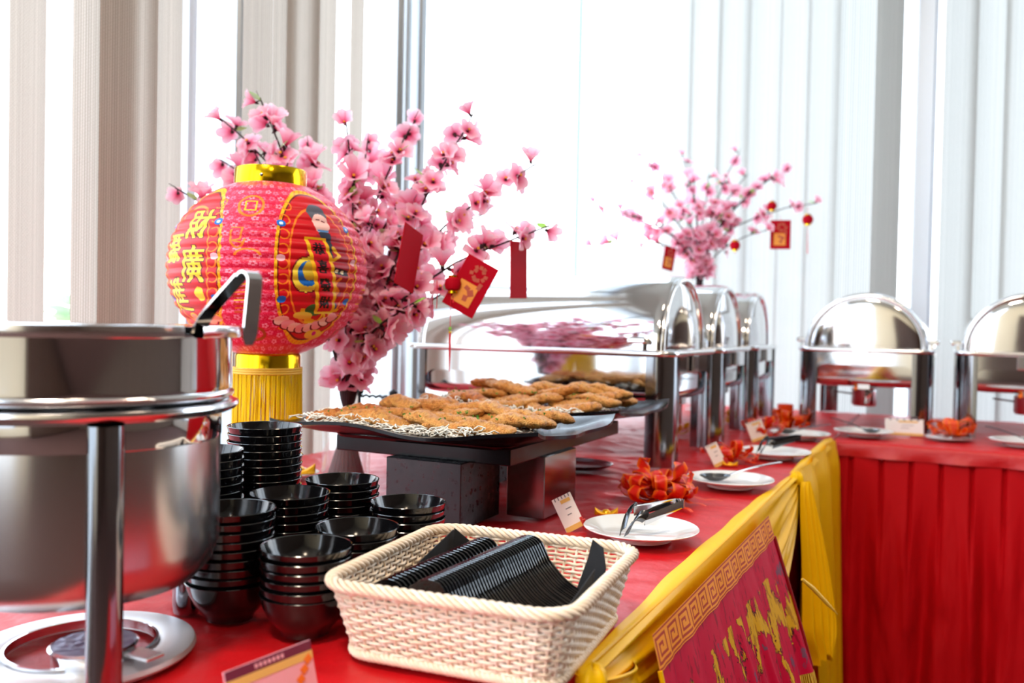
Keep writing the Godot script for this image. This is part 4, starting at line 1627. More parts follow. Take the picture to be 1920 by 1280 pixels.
	pen([Vector2(0.06, -0.60), Vector2(0.10, -0.46), Vector2(0.13, -0.60), Vector2(0.06, -0.60)], 6.0, gold, t2)
	# coin with a blue ring, half behind the scroll
	blob(Vector2(-0.15, -0.10), 0.15, 0.19, dark, t2)
	blob(Vector2(-0.15, -0.10), 0.138, 0.178, Color8(236, 206, 60), t2)
	blob(Vector2(-0.145, -0.09), 0.098, 0.13, Color8(20, 96, 180), t2)
	blob(Vector2(-0.13, -0.06), 0.07, 0.10, Color8(206, 170, 40), t2)
	# scroll
	var a := Vector2(-0.16, 0.28)
	var b := Vector2(0.035, 0.28)
	var d := Vector2(0.20, -0.48)
	var e := Vector2(0.01, -0.49)
	for i in 60:
		var f := i / 59.0
		pen([a.lerp(e, f), b.lerp(d, f)], 10.0, Color8(214, 20, 40), t2)
	pen([a, b, d, e, a], 9.0, gold, t2)
	var names := ["respect", "joy", "prosper", "wealth"]
	for i in 4:
		var f := 0.14 + i * 0.24
		var c := (a.lerp(e, f) + b.lerp(d, f)) / 2
		glyph(names[i], c, Vector2(0.125, -0.006), Vector2(0.02, -0.135), 5.0, Color8(30, 6, 10), t2)
	# lotus petals and cloud curls at the foot
	for i in 8:
		var x := -0.30 + i * 0.075
		var y := -0.56 - 0.10 * sin(i * 0.45 + 0.2)
		blob(Vector2(x, y), 0.065, 0.05, Color8(246, 150, 150) if i % 2 else Color8(250, 190, 170), t2)
		arc_pen(Vector2(x, y), Vector2(0.065, 0.05), PI, TAU, 4.0, dark, t2)
	blob(Vector2(0.10, -0.72), 0.10, 0.05, Color8(240, 190, 60), t2)
	blob(Vector2(0.10, -0.71), 0.02, 0.02, Color8(220, 20, 120), t2)
	blob(Vector2(-0.12, -0.52), 0.09, 0.035, Color8(240, 190, 60), t2)
	return ImageTexture.create_from_image(art)

func lantern() -> void:
	var at := on(-1.209, 0.461, -1.358)
	var l := thing("lantern", "round red and gold pleated festival lantern with yellow fringe", "lantern", at)
	var skin_mat := mat("lantern_skin", Color.WHITE, 0.36)
	skin_mat.metallic_specular = 0.4
	skin_mat.albedo_texture = lantern_skin()
	skin_mat.backlight_enabled = true
	skin_mat.backlight = Color(0.35, 0.35, 0.35)
	skin_mat.texture_repeat = true
	var ra := 0.193
	var rb := 0.176
	var face := atan2(1.358, 1.209)       # the printed middle faces the aisle
	var g := G()
	var rows := []
	var nrow := 190
	var seg := 96
	var y_top := 0.955
	var y_bot := -0.945
	for i in nrow + 1:
		var yy := lerpf(y_bot, y_top, float(i) / nrow)
		var rib := absf(sin((yy + 1.0) * 0.5 * PI * 19.0))
		var row := PackedVector3Array()
		for s in seg + 1:
			var a := face + PI - TAU * s / seg
			var r := ra * sqrt(1.0 - yy * yy) * (1.0 - 0.022 * (1.0 - rib))
			row.append(V(r * cos(a), rb * yy, r * sin(a)))
		rows.append(row)
	g.grid(rows, false, false, true, 0.5 - y_bot * 0.5, 0.5 - y_top * 0.5, 0.0, 1.0)
	part(l, "globe", g, skin_mat)
	g = G()
	g.lathe([Vector2(0.0635, 0.158), Vector2(0.069, 0.1585), Vector2(0.0695, 0.160), Vector2(0.0695, 0.194), Vector2(0.068, 0.196), Vector2(0.0655, 0.196), Vector2(0.0645, 0.16)], 64)
	var cap := part(l, "top_ring", g, M["gold_foil"])
	for i in 3:
		var a := face + 0.25 + i * 2.1
		g = G()
		g.lathe([Vector2(0.0035, -0.002), Vector2(0.003, 0.0), Vector2(0.0005, 0.001)], 10)
		part(cap, "rivet", g, M["dark_steel"], Transform3D(Basis(V(sin(a), 0, -cos(a)), PI / 2) if true else Basis.IDENTITY, V(cos(a) * 0.0705, 0.176, sin(a) * 0.0705)))
	g = G()
	g.lathe([Vector2(0.061, -0.203), Vector2(0.0645, -0.202), Vector2(0.0645, -0.196), Vector2(0.0635, -0.190), Vector2(0.0635, -0.172), Vector2(0.062, -0.168)], 64)
	part(l, "bottom_ring", g, M["gold_foil"])
	g = G()
	for k in 3:
		var pth := []
		for i in 64:
			var a := TAU * i / 64
			pth.append(V(cos(a) * 0.0655, -0.196 - 0.0045 * k, sin(a) * 0.0655))
		g.tube(pth, 0.0024, 6, true)
	part(l, "braid", g, M["gold_cord"])
	g = G()
	for i in 360:
		var a := TAU * i / 360.0 + rng.randf_range(-0.006, 0.006)
		var r := 0.064 + rng.randf_range(-0.002, 0.002)
		var pth := []
		var sway := rng.randf_range(-0.004, 0.004)
		var bot := -0.312 + rng.randf_range(-0.006, 0.006)
		for k in 6:
			var f := k / 5.0
			pth.append(V(cos(a) * (r + 0.002 * f) - sin(a) * sway * f, lerpf(-0.198, bot, f), sin(a) * (r + 0.002 * f) + cos(a) * sway * f))
		g.tube(pth, 0.0010, 4, false, false)
	part(l, "fringe", g, M["fringe_yellow"])
	g = G()
	g.tube([V(0, 0.17, 0), V(0, CEIL - at.y, 0)], 0.00025, 5)
	for i in 3:
		var a := TAU * i / 3
		g.tube([V(cos(a) * 0.066, 0.19, sin(a) * 0.066), V(0, 0.3, 0)], 0.0002, 4)
	part(l, "hanging_line", g, M["nylon_line"])


# ---------------------------------------------------------------- blossom
func blossom_mesh(sd: int, open: float) -> ArrayMesh:
	var r := RandomNumberGenerator.new()
	r.seed = sd
	var g := G()
	var deep := lin(222, 30, 96)
	var mid := lin(252, 140, 180)
	var tip := lin(255, 224, 236)
	for k in 5:
		var a0 := TAU * k / 5 + r.randf_range(-0.12, 0.12)
		var lenp := r.randf_range(0.027, 0.032)
		var wid := r.randf_range(0.0128, 0.0150)
		var lift := open + r.randf_range(-0.2, 0.2)
		var rows := []
		var cols := []
		for i in 5:
			var s := i / 4.0
			var row := PackedVector3Array()
			var cr := PackedColorArray()
			for j in 5:
				var w := j / 2.0 - 1.0
				var half := wid * [0.16, 0.60, 0.98, 1.0, 0.50][i] as float
				var rad := 0.003 + lenp * (s - 0.13 * w * w * s + (0.0 if i < 4 else -0.03 * (1.0 - absf(w))))
				var h := lenp * (lift * s * (1.0 - 0.45 * s) + 0.16 * w * w * s)
				var p := V(rad, h, half * w)
				row.append(Basis(Vector3.UP, a0) * p)
				cr.append(deep.lerp(mid, clampf(s * 3.0, 0, 1)).lerp(tip, clampf(s * 1.5 - 0.30 + 0.15 * absf(w), 0, 1)))
			rows.append(row)
			cols.append(cr)
		g.grid(rows, false, false, true, 0, 1, 0, 1, cols)
	g.col = lin(150, 20, 50)
	for k in 5:
		var a := TAU * k / 5 + 0.4
		g.tube([V(0, 0, 0), V(cos(a) * 0.004, 0.010, sin(a) * 0.004)], 0.0006, 4)
	g.col = lin(250, 190, 60)
	g.box(V(0, 0.010, 0), V(0.006, 0.002, 0.006), 0.0008)
	g.col = lin(70, 38, 40)
	g.lathe([Vector2(0.001, -0.012), Vector2(0.0045, -0.005), Vector2(0.005, 0.0), Vector2(0.003, 0.002)], 6)
	return g.mesh(M["petal"])

func leaf_mesh() -> ArrayMesh:
	var g := G()
	var rows := []
	for i in 5:
		var s := i / 4.0
		var w: float = [0.0006, 0.006, 0.0075, 0.005, 0.0004][i]
		rows.append(PackedVector3Array([V(s * 0.032, 0.002 * s, -w * 1.3), V(s * 0.032, -0.0015 + 0.002 * s, 0), V(s * 0.032, 0.002 * s, w * 1.3)]))
	g.grid(rows, false, false, true)
	return g.mesh(M["leaf_green"])

func aim(dir: Vector3, roll := 0.0) -> Basis:   # a basis whose y axis points along dir
	var y := dir.normalized()
	var x := y.cross(Vector3.FORWARD if absf(y.z) < 0.9 else Vector3.RIGHT).normalized()
	return Basis(x, y, x.cross(y)) * Basis(Vector3.UP, roll)

func branch(label: String, group: String, foot: Vector3, neck: Vector3, tip: Vector3, kinds: Array, leaf: ArrayMesh, dense: float, from: float) -> void:
	var o := thing("blossom_branch", label, "blossom branch", foot, 0.0, group)
	var a := neck - foot
	var b := tip - foot
	var ctrl := a + (a.normalized() * 0.6 + Vector3.UP * 0.5) * (b - a).length() * 0.42
	var at := func(t: float) -> Vector3:
		return a * (1 - t) * (1 - t) + ctrl * 2 * t * (1 - t) + b * t * t
	var pts := [Vector3.ZERO, a * 0.5]
	var rad := [0.0042, 0.0042]
	for i in 15:
		var t := i / 14.0
		pts.append(at.call(t) + V(rng.randf_range(-1, 1), rng.randf_range(-1, 1), rng.randf_range(-1, 1)) * 0.0035 * t)
		rad.append(lerpf(0.0042, 0.0017, t))
	var g := G()
	g.tube(pts, rad, 6)
	var length := (b - a).length()
	var n := int(length * dense)
	var twigs := []
	for i in n:
		var grp := floorf(i / 4.0) * 4.0
		var t := lerpf(from, 1.0, (grp + 0.6 + (i - grp) * 0.55 + rng.randf() * 0.4) / n) if i < n - 1 else 0.995
		var p: Vector3 = at.call(t)
		var d: Vector3 = (at.call(minf(1.0, t + 0.02)) - at.call(t - 0.02)).normalized()
		var side := Basis(d, rng.randf() * TAU) * d.cross(V(0.3, 0.8, 0.5)).normalized()
		var off := rng.randf_range(0.008, 0.030) * (1.15 - 0.6 * t)
		var q := p + side * off
		twigs.append([p, q])
		var last := i >= n - 1
		var f := part(o, "blossom", kinds[rng.randi() % kinds.size()] if not last else kinds[kinds.size() - 1], null)
		f.transform = Transform3D(aim(side * 1.0 + d * 0.7 + V(rng.randf_range(-0.4, 0.4), 0.2, rng.randf_range(-0.4, 0.4)), rng.randf() * TAU).scaled(Vector3.ONE * (rng.randf_range(0.86, 1.14) * (0.75 if last else 1.0))), q)
		if i % 5 == 3:
			var lf := part(o, "leaf", leaf, null)
			lf.transform = Transform3D(Basis.from_euler(V(rng.randf_range(-0.6, 0.6), rng.randf() * TAU, rng.randf_range(0.0, 0.8))), p)
	for w in twigs:
		g.tube(w, 0.0015, 4, false, false)
	# a bare bud at the very tip
	g.tube([b, b + (b - at.call(0.93)).normalized() * 0.02], [0.0012, 0.0006], 4)
	var s := part(o, "stem", g, M["stem_brown"])
	o.move_child(s, 0)

func vase(at: Vector3, label: String, r: float, h: float) -> void:
	var v := thing("glass_vase", label, "vase", at)
	var g := G()
	g.lathe([Vector2(0.0005, 0.0), Vector2(r - 0.002, 0.0), Vector2(r, 0.003), Vector2(r, h - 0.001), Vector2(r - 0.0015, h), Vector2(r - 0.003, h - 0.001), Vector2(r - 0.003, 0.012), Vector2(r - 0.006, 0.008), Vector2(0.0005, 0.008)], 48)
	part(v, "body", g, M["vase_glass"])

func flowers() -> void:
	var kinds := [blossom_mesh(1, 0.22), blossom_mesh(2, 0.42), blossom_mesh(3, 0.05), blossom_mesh(4, 0.75), blossom_mesh(5, 1.9)]
	var leaf := leaf_mesh()
	vase(on(-1.225, 0, -1.640), "clear glass cylinder vase of blossom stems behind the platters", 0.055, 0.135)
	var base := on(-1.225, 0.010, -1.640)
	var neck := on(-1.222, 0.185, -1.640)
	var tips := [
		[V(-1.426, 0.867, -1.561), "tall pink branch rising straight above the lantern's gold cap"],
		[V(-1.581, 0.843, -1.595), "pink branch ending over the lantern, before the white window strip"],
		[V(-1.600, 0.661, -1.480), "low pink branch sticking out past the lantern's lettered side"],
		[V(-1.520, 0.603, -1.586), "short pink branch just behind the lantern's lettered shoulder"],
		[V(-1.610, 0.751, -1.630), "pink branch above the lantern's lettered shoulder"],
		[V(-1.376, 0.784, -1.673), "pink branch ending beside the gold cap, on the window-post side"],
		[V(-1.217, 0.807, -1.607), "upright pink branch in front of the grey window strip"],
		[V(-1.272, 0.803, -1.769), "pink branch standing behind the upright one at the grey strip"],
		[V(-1.133, 0.841, -1.760), "thin branch with two blossoms in front of the metal window post"],
		[V(-0.984, 0.841, -1.777), "tallest branch against the bright empty window, bud at its tip"],
		[V(-1.108, 0.770, -1.849), "pink branch just below the tallest one at the bright window"],
		[V(-0.855, 0.729, -1.839), "long slanting branch with two single blossoms and a bare tip"],
		[V(-0.804, 0.581, -1.805), "lowest long branch, carrying the hanging red packets"],
		[V(-1.031, 0.633, -1.917), "bushy pink branch under the slanting branch"],
		[V(-0.955, 0.451, -1.699), "drooping branch holding the small ornament and red threads"],
		[V(-1.030, 0.403, -1.608), "short branch of blossoms before the chafing dish lid's end"],
		[V(-1.182, 0.350, -1.573), "lowest blossom cluster hanging under the lantern's painted side"],
		[V(-1.108, 0.340, -1.619), "low blossom cluster over the vase neck"],
		[V(-1.137, 0.577, -1.606), "blossom branch rubbing against the lantern's ribbed flank"],
		[V(-1.100, 0.635, -1.707), "pink branch in the middle of the bouquet, beside the first packet"],
		[V(-1.222, 0.685, -1.640), "pink branch in the middle of the bouquet, above the lantern's flank"],
		[V(-1.470, 0.747, -1.600), "pink branch half hidden behind the lantern's gold cap"],
	]
	for i in tips.size():
		var tip: Vector3 = tips[i][0] + V(0, T, 0)
		var a := TAU * i * 0.381
		var foot := base + V(cos(a), 0, sin(a)) * 0.038
		var nk := neck - V(cos(a), 0, sin(a)) * 0.014
		var low := i in [15, 16, 17]
		branch(tips[i][1], "blossom branches in the near vase", foot, nk, tip, kinds, leaf, 41.0 if not low else 66.0, 0.30 if not low else 0.15)
	# the far vase, between the last dish and the back windows
	vase(on(-0.975, 0, -3.86), "clear glass vase of blossom behind the last dish of the long table", 0.06, 0.3)
	var t2 := [V(-1.410, 0.715, -3.628), V(-1.463, 0.913, -3.773), V(-1.290, 0.857, -3.648), V(-1.246, 1.139, -3.829), V(-1.222, 1.007, -3.665), V(-1.084, 1.142, -3.908), V(-0.985, 0.990, -3.731), V(-0.974, 1.049, -3.961), V(-0.836, 1.139, -3.919), V(-0.823, 1.052, -4.035), V(-0.688, 1.028, -3.934), V(-0.643, 1.083, -4.069), V(-0.525, 0.923, -4.067), V(-0.693, 0.791, -3.870), V(-1.097, 0.779, -3.709), V(-0.988, 0.801, -3.730), V(-0.868, 0.848, -3.780), V(-0.93, 0.70, -3.80), V(-1.02, 0.70, -3.82)]
	var far := ["lowest one reaching towards the bright empty window", "thin one reaching up beside the green glass edge", "spreading low towards the green glass edge", "tall one standing apart from the crown's middle", "short one below the tall one that stands apart", "tall one in the middle of the crown", "short one in front of the crown's middle", "one at the back of the crown's middle", "tallest one, pale tip before the white strips", "one just behind the tallest tip", "high one on the side of the dark grey strip", "highest one next to the grey strip", "long one carrying the tiny red lantern at its end", "low one carrying the orange-red packet", "low one with the packet turned to the bright window", "short one right over the dish lid", "short one beside the tiny lantern in the lower blossom", "lowest cluster at the vase neck, side of the grey strip", "lowest cluster at the vase neck, side of the bright window"]
	for i in t2.size():
		var a := TAU * i * 0.381
		branch("blurred far-vase blossom branch, " + far[i], "blossom branches in the far vase", on(-0.975, 0.012, -3.86) + V(cos(a), 0, sin(a)) * 0.03, on(-0.978, 0.55, -3.845) + V(cos(a), 0, sin(a)) * 0.012, t2[i] + V(0, T, 0), kinds, leaf, 30.0, 0.08)
	hanging_things()

func packet(label: String, at: Vector3, b: Basis, w: float, h: float, printed: bool) -> void:
	var o := thing("red_packet", label, "red packet", at)
	o.basis = b
	var g := G()
	g.box(V(0, -h / 2, 0), V(w, h, 0.0022), 0.0006)
	part(o, "envelope", g, M["packet_red"])
	if printed:
		g = G()
		g.box(V(-w * 0.04, -h * 0.66, 0.0014), V(w * 0.58, h * 0.42, 0.0006))
		part(o, "print", g, M["packet_print"], Transform3D.IDENTITY, "orange printed picture")
		g = G()
		for i in 11:
			var a := i * 0.57
			g.box(V(w * 0.05 + cos(a) * w * 0.22 * (1.0 - 0.4 * (i % 2)), -h * 0.24 + sin(a) * h * 0.12, 0.0014), V(w * 0.11, w * 0.10, 0.0006), 0.0, Basis(V(0, 0, 1), a))
		for q in [[-0.05, -0.56, 0.16, 0.13], [0.10, -0.62, 0.18, 0.2], [0.02, -0.74, 0.14, 0.18], [0.24, -0.44, 0.2, 0.12]]:
			g.box(V(w * q[0], h * q[1], 0.0017), V(w * q[2], h * q[3] * 0.6, 0.0006), 0.0, Basis(V(0, 0, 1), q[0] * 6.0))
		part(o, "printed_flowers", g, M["packet_flower"])
	g = G()
	g.tube([V(0, 0, 0), V(0, 0.02, 0)], 0.0006, 4)
	part(o, "loop", g, M["red_thread"])

func mini_lantern(label: String, at: Vector3, s: float, tail: float) -> void:
	var o := thing("hanging_ornament", label, "ornament", at, 0.0)
	var g := G()
	g.lathe([Vector2(0.010 * s, -0.030 * s), Vector2(0.016 * s, -0.026 * s), Vector2(0.019 * s, -0.015 * s), Vector2(0.016 * s, -0.004 * s), Vector2(0.010 * s, 0.0)], 16)
	part(o, "body", g, M["packet_red"])
	g = G()
	g.lathe([Vector2(0.010 * s, 0.0), Vector2(0.011 * s, 0.004 * s), Vector2(0.002 * s, 0.005 * s)], 12)
	part(o, "gold_cap", g, M["gold_foil"])
	g = G()
	g.lathe([Vector2(0.002 * s, -0.036 * s), Vector2(0.011 * s, -0.035 * s), Vector2(0.010 * s, -0.030 * s)], 12)
	part(o, "gold_cap", g, M["gold_foil"])
	g = G()
	g.tube([V(0, 0.005 * s, 0), V(0, 0.03 * s, 0)], 0.0007, 4)
	g.tube([V(0, -0.036 * s, 0), V(0.002, -0.036 * s - tail, 0)], [0.0008, 0.0022], 5)
	part(o, "tassel", g, M["red_thread"])

func hanging_things() -> void:
	var pr := mat("packet_red", Color8(178, 4, 30), 0.6)
	pr.metallic_specular = 0.2
	mat("packet_print", Color8(240, 156, 60), 0.5)
	mat("packet_flower", Color8(190, 84, 60), 0.5)
	var yaw := deg_to_rad(26.0)
	packet("dark red packet with orange printed picture, hanging tilted before the dish lid", on(-0.912, 0.497, -1.706), Basis(Vector3.UP, yaw) * Basis(V(0, 0, 1), deg_to_rad(-28)), 0.076, 0.122, true)
	packet("narrow red packet seen edge-on, hanging from the lowest long branch's end", on(-0.868, 0.548, -1.788), Basis(Vector3.UP, yaw + 1.05) * Basis(V(0, 0, 1), deg_to_rad(2)), 0.075, 0.128, false)
	packet("long red packet leaning deep inside the blossom beside the lantern", on(-1.026, 0.562, -1.600), Basis(Vector3.UP, yaw + 1.12) * Basis(V(0, 0, 1), deg_to_rad(-16)), 0.075, 0.135, false)
	mini_lantern("small brown and gold lantern charm beside the tilted red packet", on(-0.972, 0.462, -1.676), 1.0, 0.02)
	var o := thing("tassel_charm", "thin red tassel with a green bead hanging before the dish rim", "tassel", on(-0.974, 0.395, -1.671))
	var g := G()
	g.tube([V(0, 0.035, 0), V(0, -0.045, 0)], 0.0008, 5)
	part(o, "cord", g, M["red_thread"])
	g = G()
	g.lathe([Vector2(0.0004, -0.051), Vector2(0.0036, -0.048), Vector2(0.0036, -0.044), Vector2(0.0004, -0.041)], 12)
	part(o, "bead", g, M["leaf_green"])
	g = G()
	g.lathe([Vector2(0.0004, -0.057), Vector2(0.0036, -0.055), Vector2(0.0036, -0.052), Vector2(0.0004, -0.051)], 12)
	part(o, "gold_bead", g, M["gold_foil"])
	g = G()
	g.tube([V(0, -0.056, 0), V(0, -0.095, 0), V(0, -0.14, 0)], [0.0022, 0.0026, 0.0008], 8)
	part(o, "tassel", g, M["red_thread"])
	o = thing("red_thread", "pair of loose red threads hanging under the drooping branch", "thread", on(-1.016, 0.455, -1.675))
	g = G()
	g.tube([V(-0.005, 0, 0), V(-0.007, -0.06, 0), V(-0.006, -0.085, 0)], 0.0011, 5)
	g.tube([V(0.004, 0, 0), V(0.005, -0.04, 0), V(0.004, -0.062, 0)], 0.0011, 5)
	part(o, "strand", g, M["red_thread"])
	packet("orange-red packet hanging from the far vase's outermost branch", on(-0.650, 0.835, -3.926), Basis(Vector3.UP, yaw - 0.2), 0.085, 0.125, true)
	packet("orange-red packet hanging low at the far vase, towards the bright window", on(-1.062, 0.705, -3.676), Basis(Vector3.UP, yaw + 0.5) * Basis(V(0, 0, 1), deg_to_rad(-10)), 0.06, 0.10, true)
	mini_lantern("tiny red lantern above the far vase's outermost packet", on(-0.686, 0.912, -3.910), 1.1, 0.03)
	mini_lantern("tiny red lantern at the far end of the outermost blossom branch", on(-0.546, 0.858, -3.978), 1.25, 0.12)
	mini_lantern("tiny red lantern in the lower blossom of the far vase", on(-0.814, 0.735, -3.787), 1.2, 0.01)


# ---------------------------------------------------------------- swags along the table front
func swag_texture() -> ImageTexture:   # magenta cloth with gold-sequin motifs, running down the cloth
	var w := 1024
	var h := 384
	var im := Image.create(w, h, false, Image.FORMAT_RGB8)
	var a := FastNoiseLite.new()
	a.seed = 12
	a.frequency = 0.011
	a.domain_warp_enabled = true
	a.domain_warp_amplitude = 30.0
	a.domain_warp_frequency = 0.02
	var b := FastNoiseLite.new()
	b.seed = 31
	b.frequency = 0.035
	for y in h:
		for x in w:
			var k := a.get_noise_2d(x * 1.0, y * 0.5)
			var s := b.get_noise_2d(x * 1.5, y * 0.35)
			var c := Color8(196, 6, 54)
			if s > 0.34:
				c = Color8(150, 4, 40)
			if y > 70:
				if k > 0.17:
					c = Color8(214, 160, 22) if s > -0.2 else Color8(176, 120, 16)
				elif k > 0.125:
					c = Color8(70, 12, 18)
				elif k < -0.46:
					c = Color8(120, 70, 92)
			im.set_pixel(x, y, c)
	return ImageTexture.create_from_image(im)

func key_texture() -> ImageTexture:
	var im := Image.create(64, 64, false, Image.FORMAT_RGB8)
	var base := Color8(238, 148, 24)
	var ink := Color8(172, 50, 14)
	im.fill(base)
	im.fill_rect(Rect2i(0, 2, 64, 3), ink)
	im.fill_rect(Rect2i(0, 59, 64, 3), ink)
	for r in [[6, 10, 50, 5], [6, 10, 5, 44], [51, 10, 5, 34], [18, 40, 38, 5], [18, 22, 5, 20], [18, 22, 22, 5], [35, 22, 5, 10], [6, 50, 64, 5]]:
		im.fill_rect(Rect2i(r[0], r[1], r[2], r[3]), ink)
	return ImageTexture.create_from_image(im)

func swags() -> void:
	var x0 := -0.328
	var za := -0.845
	var zb := -2.235
	var s := thing("swag", "bright gold satin swag knotted along the front of the long table", "swag", Vector3.ZERO)
	# the draped band between the knots
	var g := G()
	var rows := []
	for i in 40:
		var f := i / 39.0
		var row := PackedVector3Array()
		for j in 110:
			var t := j / 109.0
			var z := lerpf(za, zb, t)
			var k := pow(maxf(0.0, sin(PI * t)), 0.55)
			var drop := 0.022 + 0.27 * k
			var y := T + 0.004 - f * drop
			var fold := 0.006 * sin(f * 26.0 + 2.0 * sin(PI * t)) * k
			var out := 0.006 + 0.022 * k * sin(minf(1.0, f * 1.4) * PI * 0.5) + fold * smoothstep(0.1, 0.35, f)
			var gather := (1.0 - k) * 0.012 * sin(f * 40.0)
			row.append(V(x0 + out + gather, y - 0.02 * (1.0 - k) * f, z))
		rows.append(row)
	g.grid(rows)
	part(s, "drape", g, M["gold_satin"])
	# turned-over top edge lying on the table
	g = G()
	rows = []
	for q in [[-0.030, 0.0020], [-0.012, 0.0035], [0.0, 0.0032], [0.005, -0.002], [0.006, -0.012]]:
		var row := PackedVector3Array()
		for j in 90:
			var t := j / 89.0
			var z := lerpf(za + 0.01, zb - 0.01, t)
			var wv := 0.006 * sin(z * 11.0) + 0.004 * sin(z * 27.0)
			row.append(V(x0 + q[0] * (0.35 + 0.5 * sin(PI * t)) + (wv * 0.3 if q[0] < 0 else 0.0), T + q[1], z))
		rows.append(row)
	g.grid(rows)
	part(s, "top_fold", g, M["gold_satin"])
	# gathered folds that fan out from the near knot
	g = G()
	rows = []
	for i in 26:
		var t := i / 25.0
		var row := PackedVector3Array()
		for j in 121:
			var w := j / 120.0
			var ph := deg_to_rad(lerpf(10.0, 84.0, w))
			var rho := lerpf(0.010, lerpf(0.15, 0.27, w), t)
			var fold := (0.003 + 0.017 * t) * sin(w * 21.0 + 1.2 * sin(t * 3.0)) * (1.0 - 0.5 * t * t)
			row.append(V(x0 + 0.014 + 0.034 * sin(t * PI * 0.7) * (0.3 + 0.7 * w) + fold - 0.03 * t * t * t, T - 0.004 - sin(ph) * rho * 0.95, za - cos(ph) * rho))
		rows.append(row)
	g.grid(rows, false, false, true)
	part(s, "gathers", g, M["gold_satin"])
	for q in [[za, 0.016], [zb, 0.017]]:
		g = G()
		rows = []
		for i in 9:
			var a := -PI / 2 + PI * i / 8.0
			var row := PackedVector3Array()
			for j in 20:
				var b := TAU * j / 20
				var r: float = q[1] * (1.0 + 0.13 * sin(b * 5.0))
				row.append(V(x0 + 0.012, T - 0.004, q[0]) + V(cos(a) * cos(b) * r, sin(a) * r * 1.1, cos(a) * sin(b) * r))
			rows.append(row)
		g.grid(rows, false, true)
		part(s, "knot", g, M["gold_satin"])
	# pleated tail below the far knot
	g = G()
	rows = []
	for i in 30:
		var f := i / 29.0
		var row := PackedVector3Array()
		for j in 49:
			var w := j / 24.0 - 1.0
			var wid := lerpf(0.010, 0.062, pow(f, 0.6)) * (1.0 - 0.5 * smoothstep(0.8, 1.0, f))
			var p := V(x0 + 0.030 + 0.05 * sin(f * 1.4), T - 0.006 - 0.40 * f - (0.03 * absf(w) * f), zb + 0.02 * f)
			p += V(0.45, 0, -0.9).normalized() * w * wid
			p += V(0.9, 0, 0.45).normalized() * (0.016 * cos(w * 15.0) * (0.25 + 0.75 * f) + 0.012 * (1 - w * w))
			row.append(p)
		rows.append(row)
	g.grid(rows, false, false, true)
	part(s, "tail", g, M["gold_satin"])

	# second drape beyond the knot, hanging long to the inner corner in old gold
	s = thing("corner_drape", "gold satin drape hanging in long folds at the inner table corner", "drape", Vector3.ZERO)
	g = G()
	rows = []
	for i in 40:
		var f := i / 39.0
		var row := PackedVector3Array()
		for j in 120:
			var t := j / 119.0
			var z := lerpf(zb - 0.005, -3.085, t)
			var topy := T + 0.004 + 0.010 * sin(PI * t)
			var long := lerpf(0.70, 0.89, t)
			var amp := 0.006 + 0.034 * f
			var x := x0 + 0.012 + amp * sin(t * 24.0 + 1.5 * sin(t * 5.0 + f * 2.0)) + 0.03 * f * (1.0 - t) + 0.012 * smoothstep(0.0, 0.1, f)
			var pinch := (1.0 - smoothstep(0.0, 0.35, t)) * (1.0 - f)
			row.append(V(x, topy - f * long, lerpf(z, zb - 0.02, pinch * 0.6)))
		rows.append(row)
	g.grid(rows)
	part(s, "long_fold", g, M["gold_satin"])
	g = G()
	rows = []
	for i in 24:
		var t := i / 23.0
		var row := PackedVector3Array()
		for j in 9:
			var w := j / 4.0 - 1.0
			var z := lerpf(zb, -3.08, t)
			var wid := lerpf(0.010, 0.034, sin(PI * minf(1.0, t * 1.2) * 0.6))
			row.append(V(x0 + 0.005 - wid * 0.5 * (1 - w) * 0.5, T + 0.006 + 0.010 * (1 - w * w) * (0.6 + 0.4 * sin(t * 18.0)) - (0.016 * maxf(0.0, w)), z) + V(w * 0.009, 0, 0))
		rows.append(row)
	g.grid(rows)
	part(s, "top_roll", g, M["gold_satin"])

	# magenta banner with a key-pattern border, hung over the swag and leaning out
	s = thing("banner", "magenta banner with gold motifs and an orange key border over the swag", "banner", Vector3.ZERO)
	var bz0 := -1.0
	var bz1 := -1.76
	var face := func(f: float, t: float) -> Vector3:   # f down, t along
		var z := lerpf(bz0, bz1, t)
		var fold := 0.008 * sin(t * 38.0 + 2.0 * f) * f + 0.0045 * sin(t * 96.0 + 3.0 * sin(t * 11.0)) * f
		return V(x0 + 0.026 + 0.070 * f + 0.012 * f * t + fold, T - 0.002 - 0.29 * f, z - 0.03 * f * t)
	g = G()
	rows = []
	for i in 30:
		var row := PackedVector3Array()
		for j in 160:
			row.append(face.call(0.14 + 0.86 * i / 29.0, j / 159.0))
		rows.append(row)
	g.grid(rows, false, false, false, 0, 1, 0, 1)
	var bm := mat("banner_cloth", Color.WHITE, 0.5)
	bm.metallic_specular = 0.2
	bm.albedo_texture = swag_texture()
	part(s, "field", g, bm)
	g = G()
	rows = []
	for i in 4:
		var row := PackedVector3Array()
		for j in 60:
			row.append(face.call(0.15 * i / 3.0, j / 59.0) + V(0.0015, 0.0008, 0))
		rows.append(row)
	g.grid(rows, false, false, false, 0, 1, 0, 15)
	var km := mat("key_border", Color.WHITE, 0.5)
	km.metallic_specular = 0.25
	km.albedo_texture = key_texture()
	km.texture_repeat = true
	part(s, "key_border", g, km, Transform3D.IDENTITY, "orange key pattern border")
	for e in 2:
		g = G()
		var pth := []
		for i in 20:
			pth.append(face.call(0.14 + 0.86 * i / 19.0, float(e)) + V(0.002, 0, 0))
		g.tube(pth, 0.0032, 6)
		part(s, "side_trim", g, M["gold_satin"] if e == 0 else M["red_piping"])
	g = G()
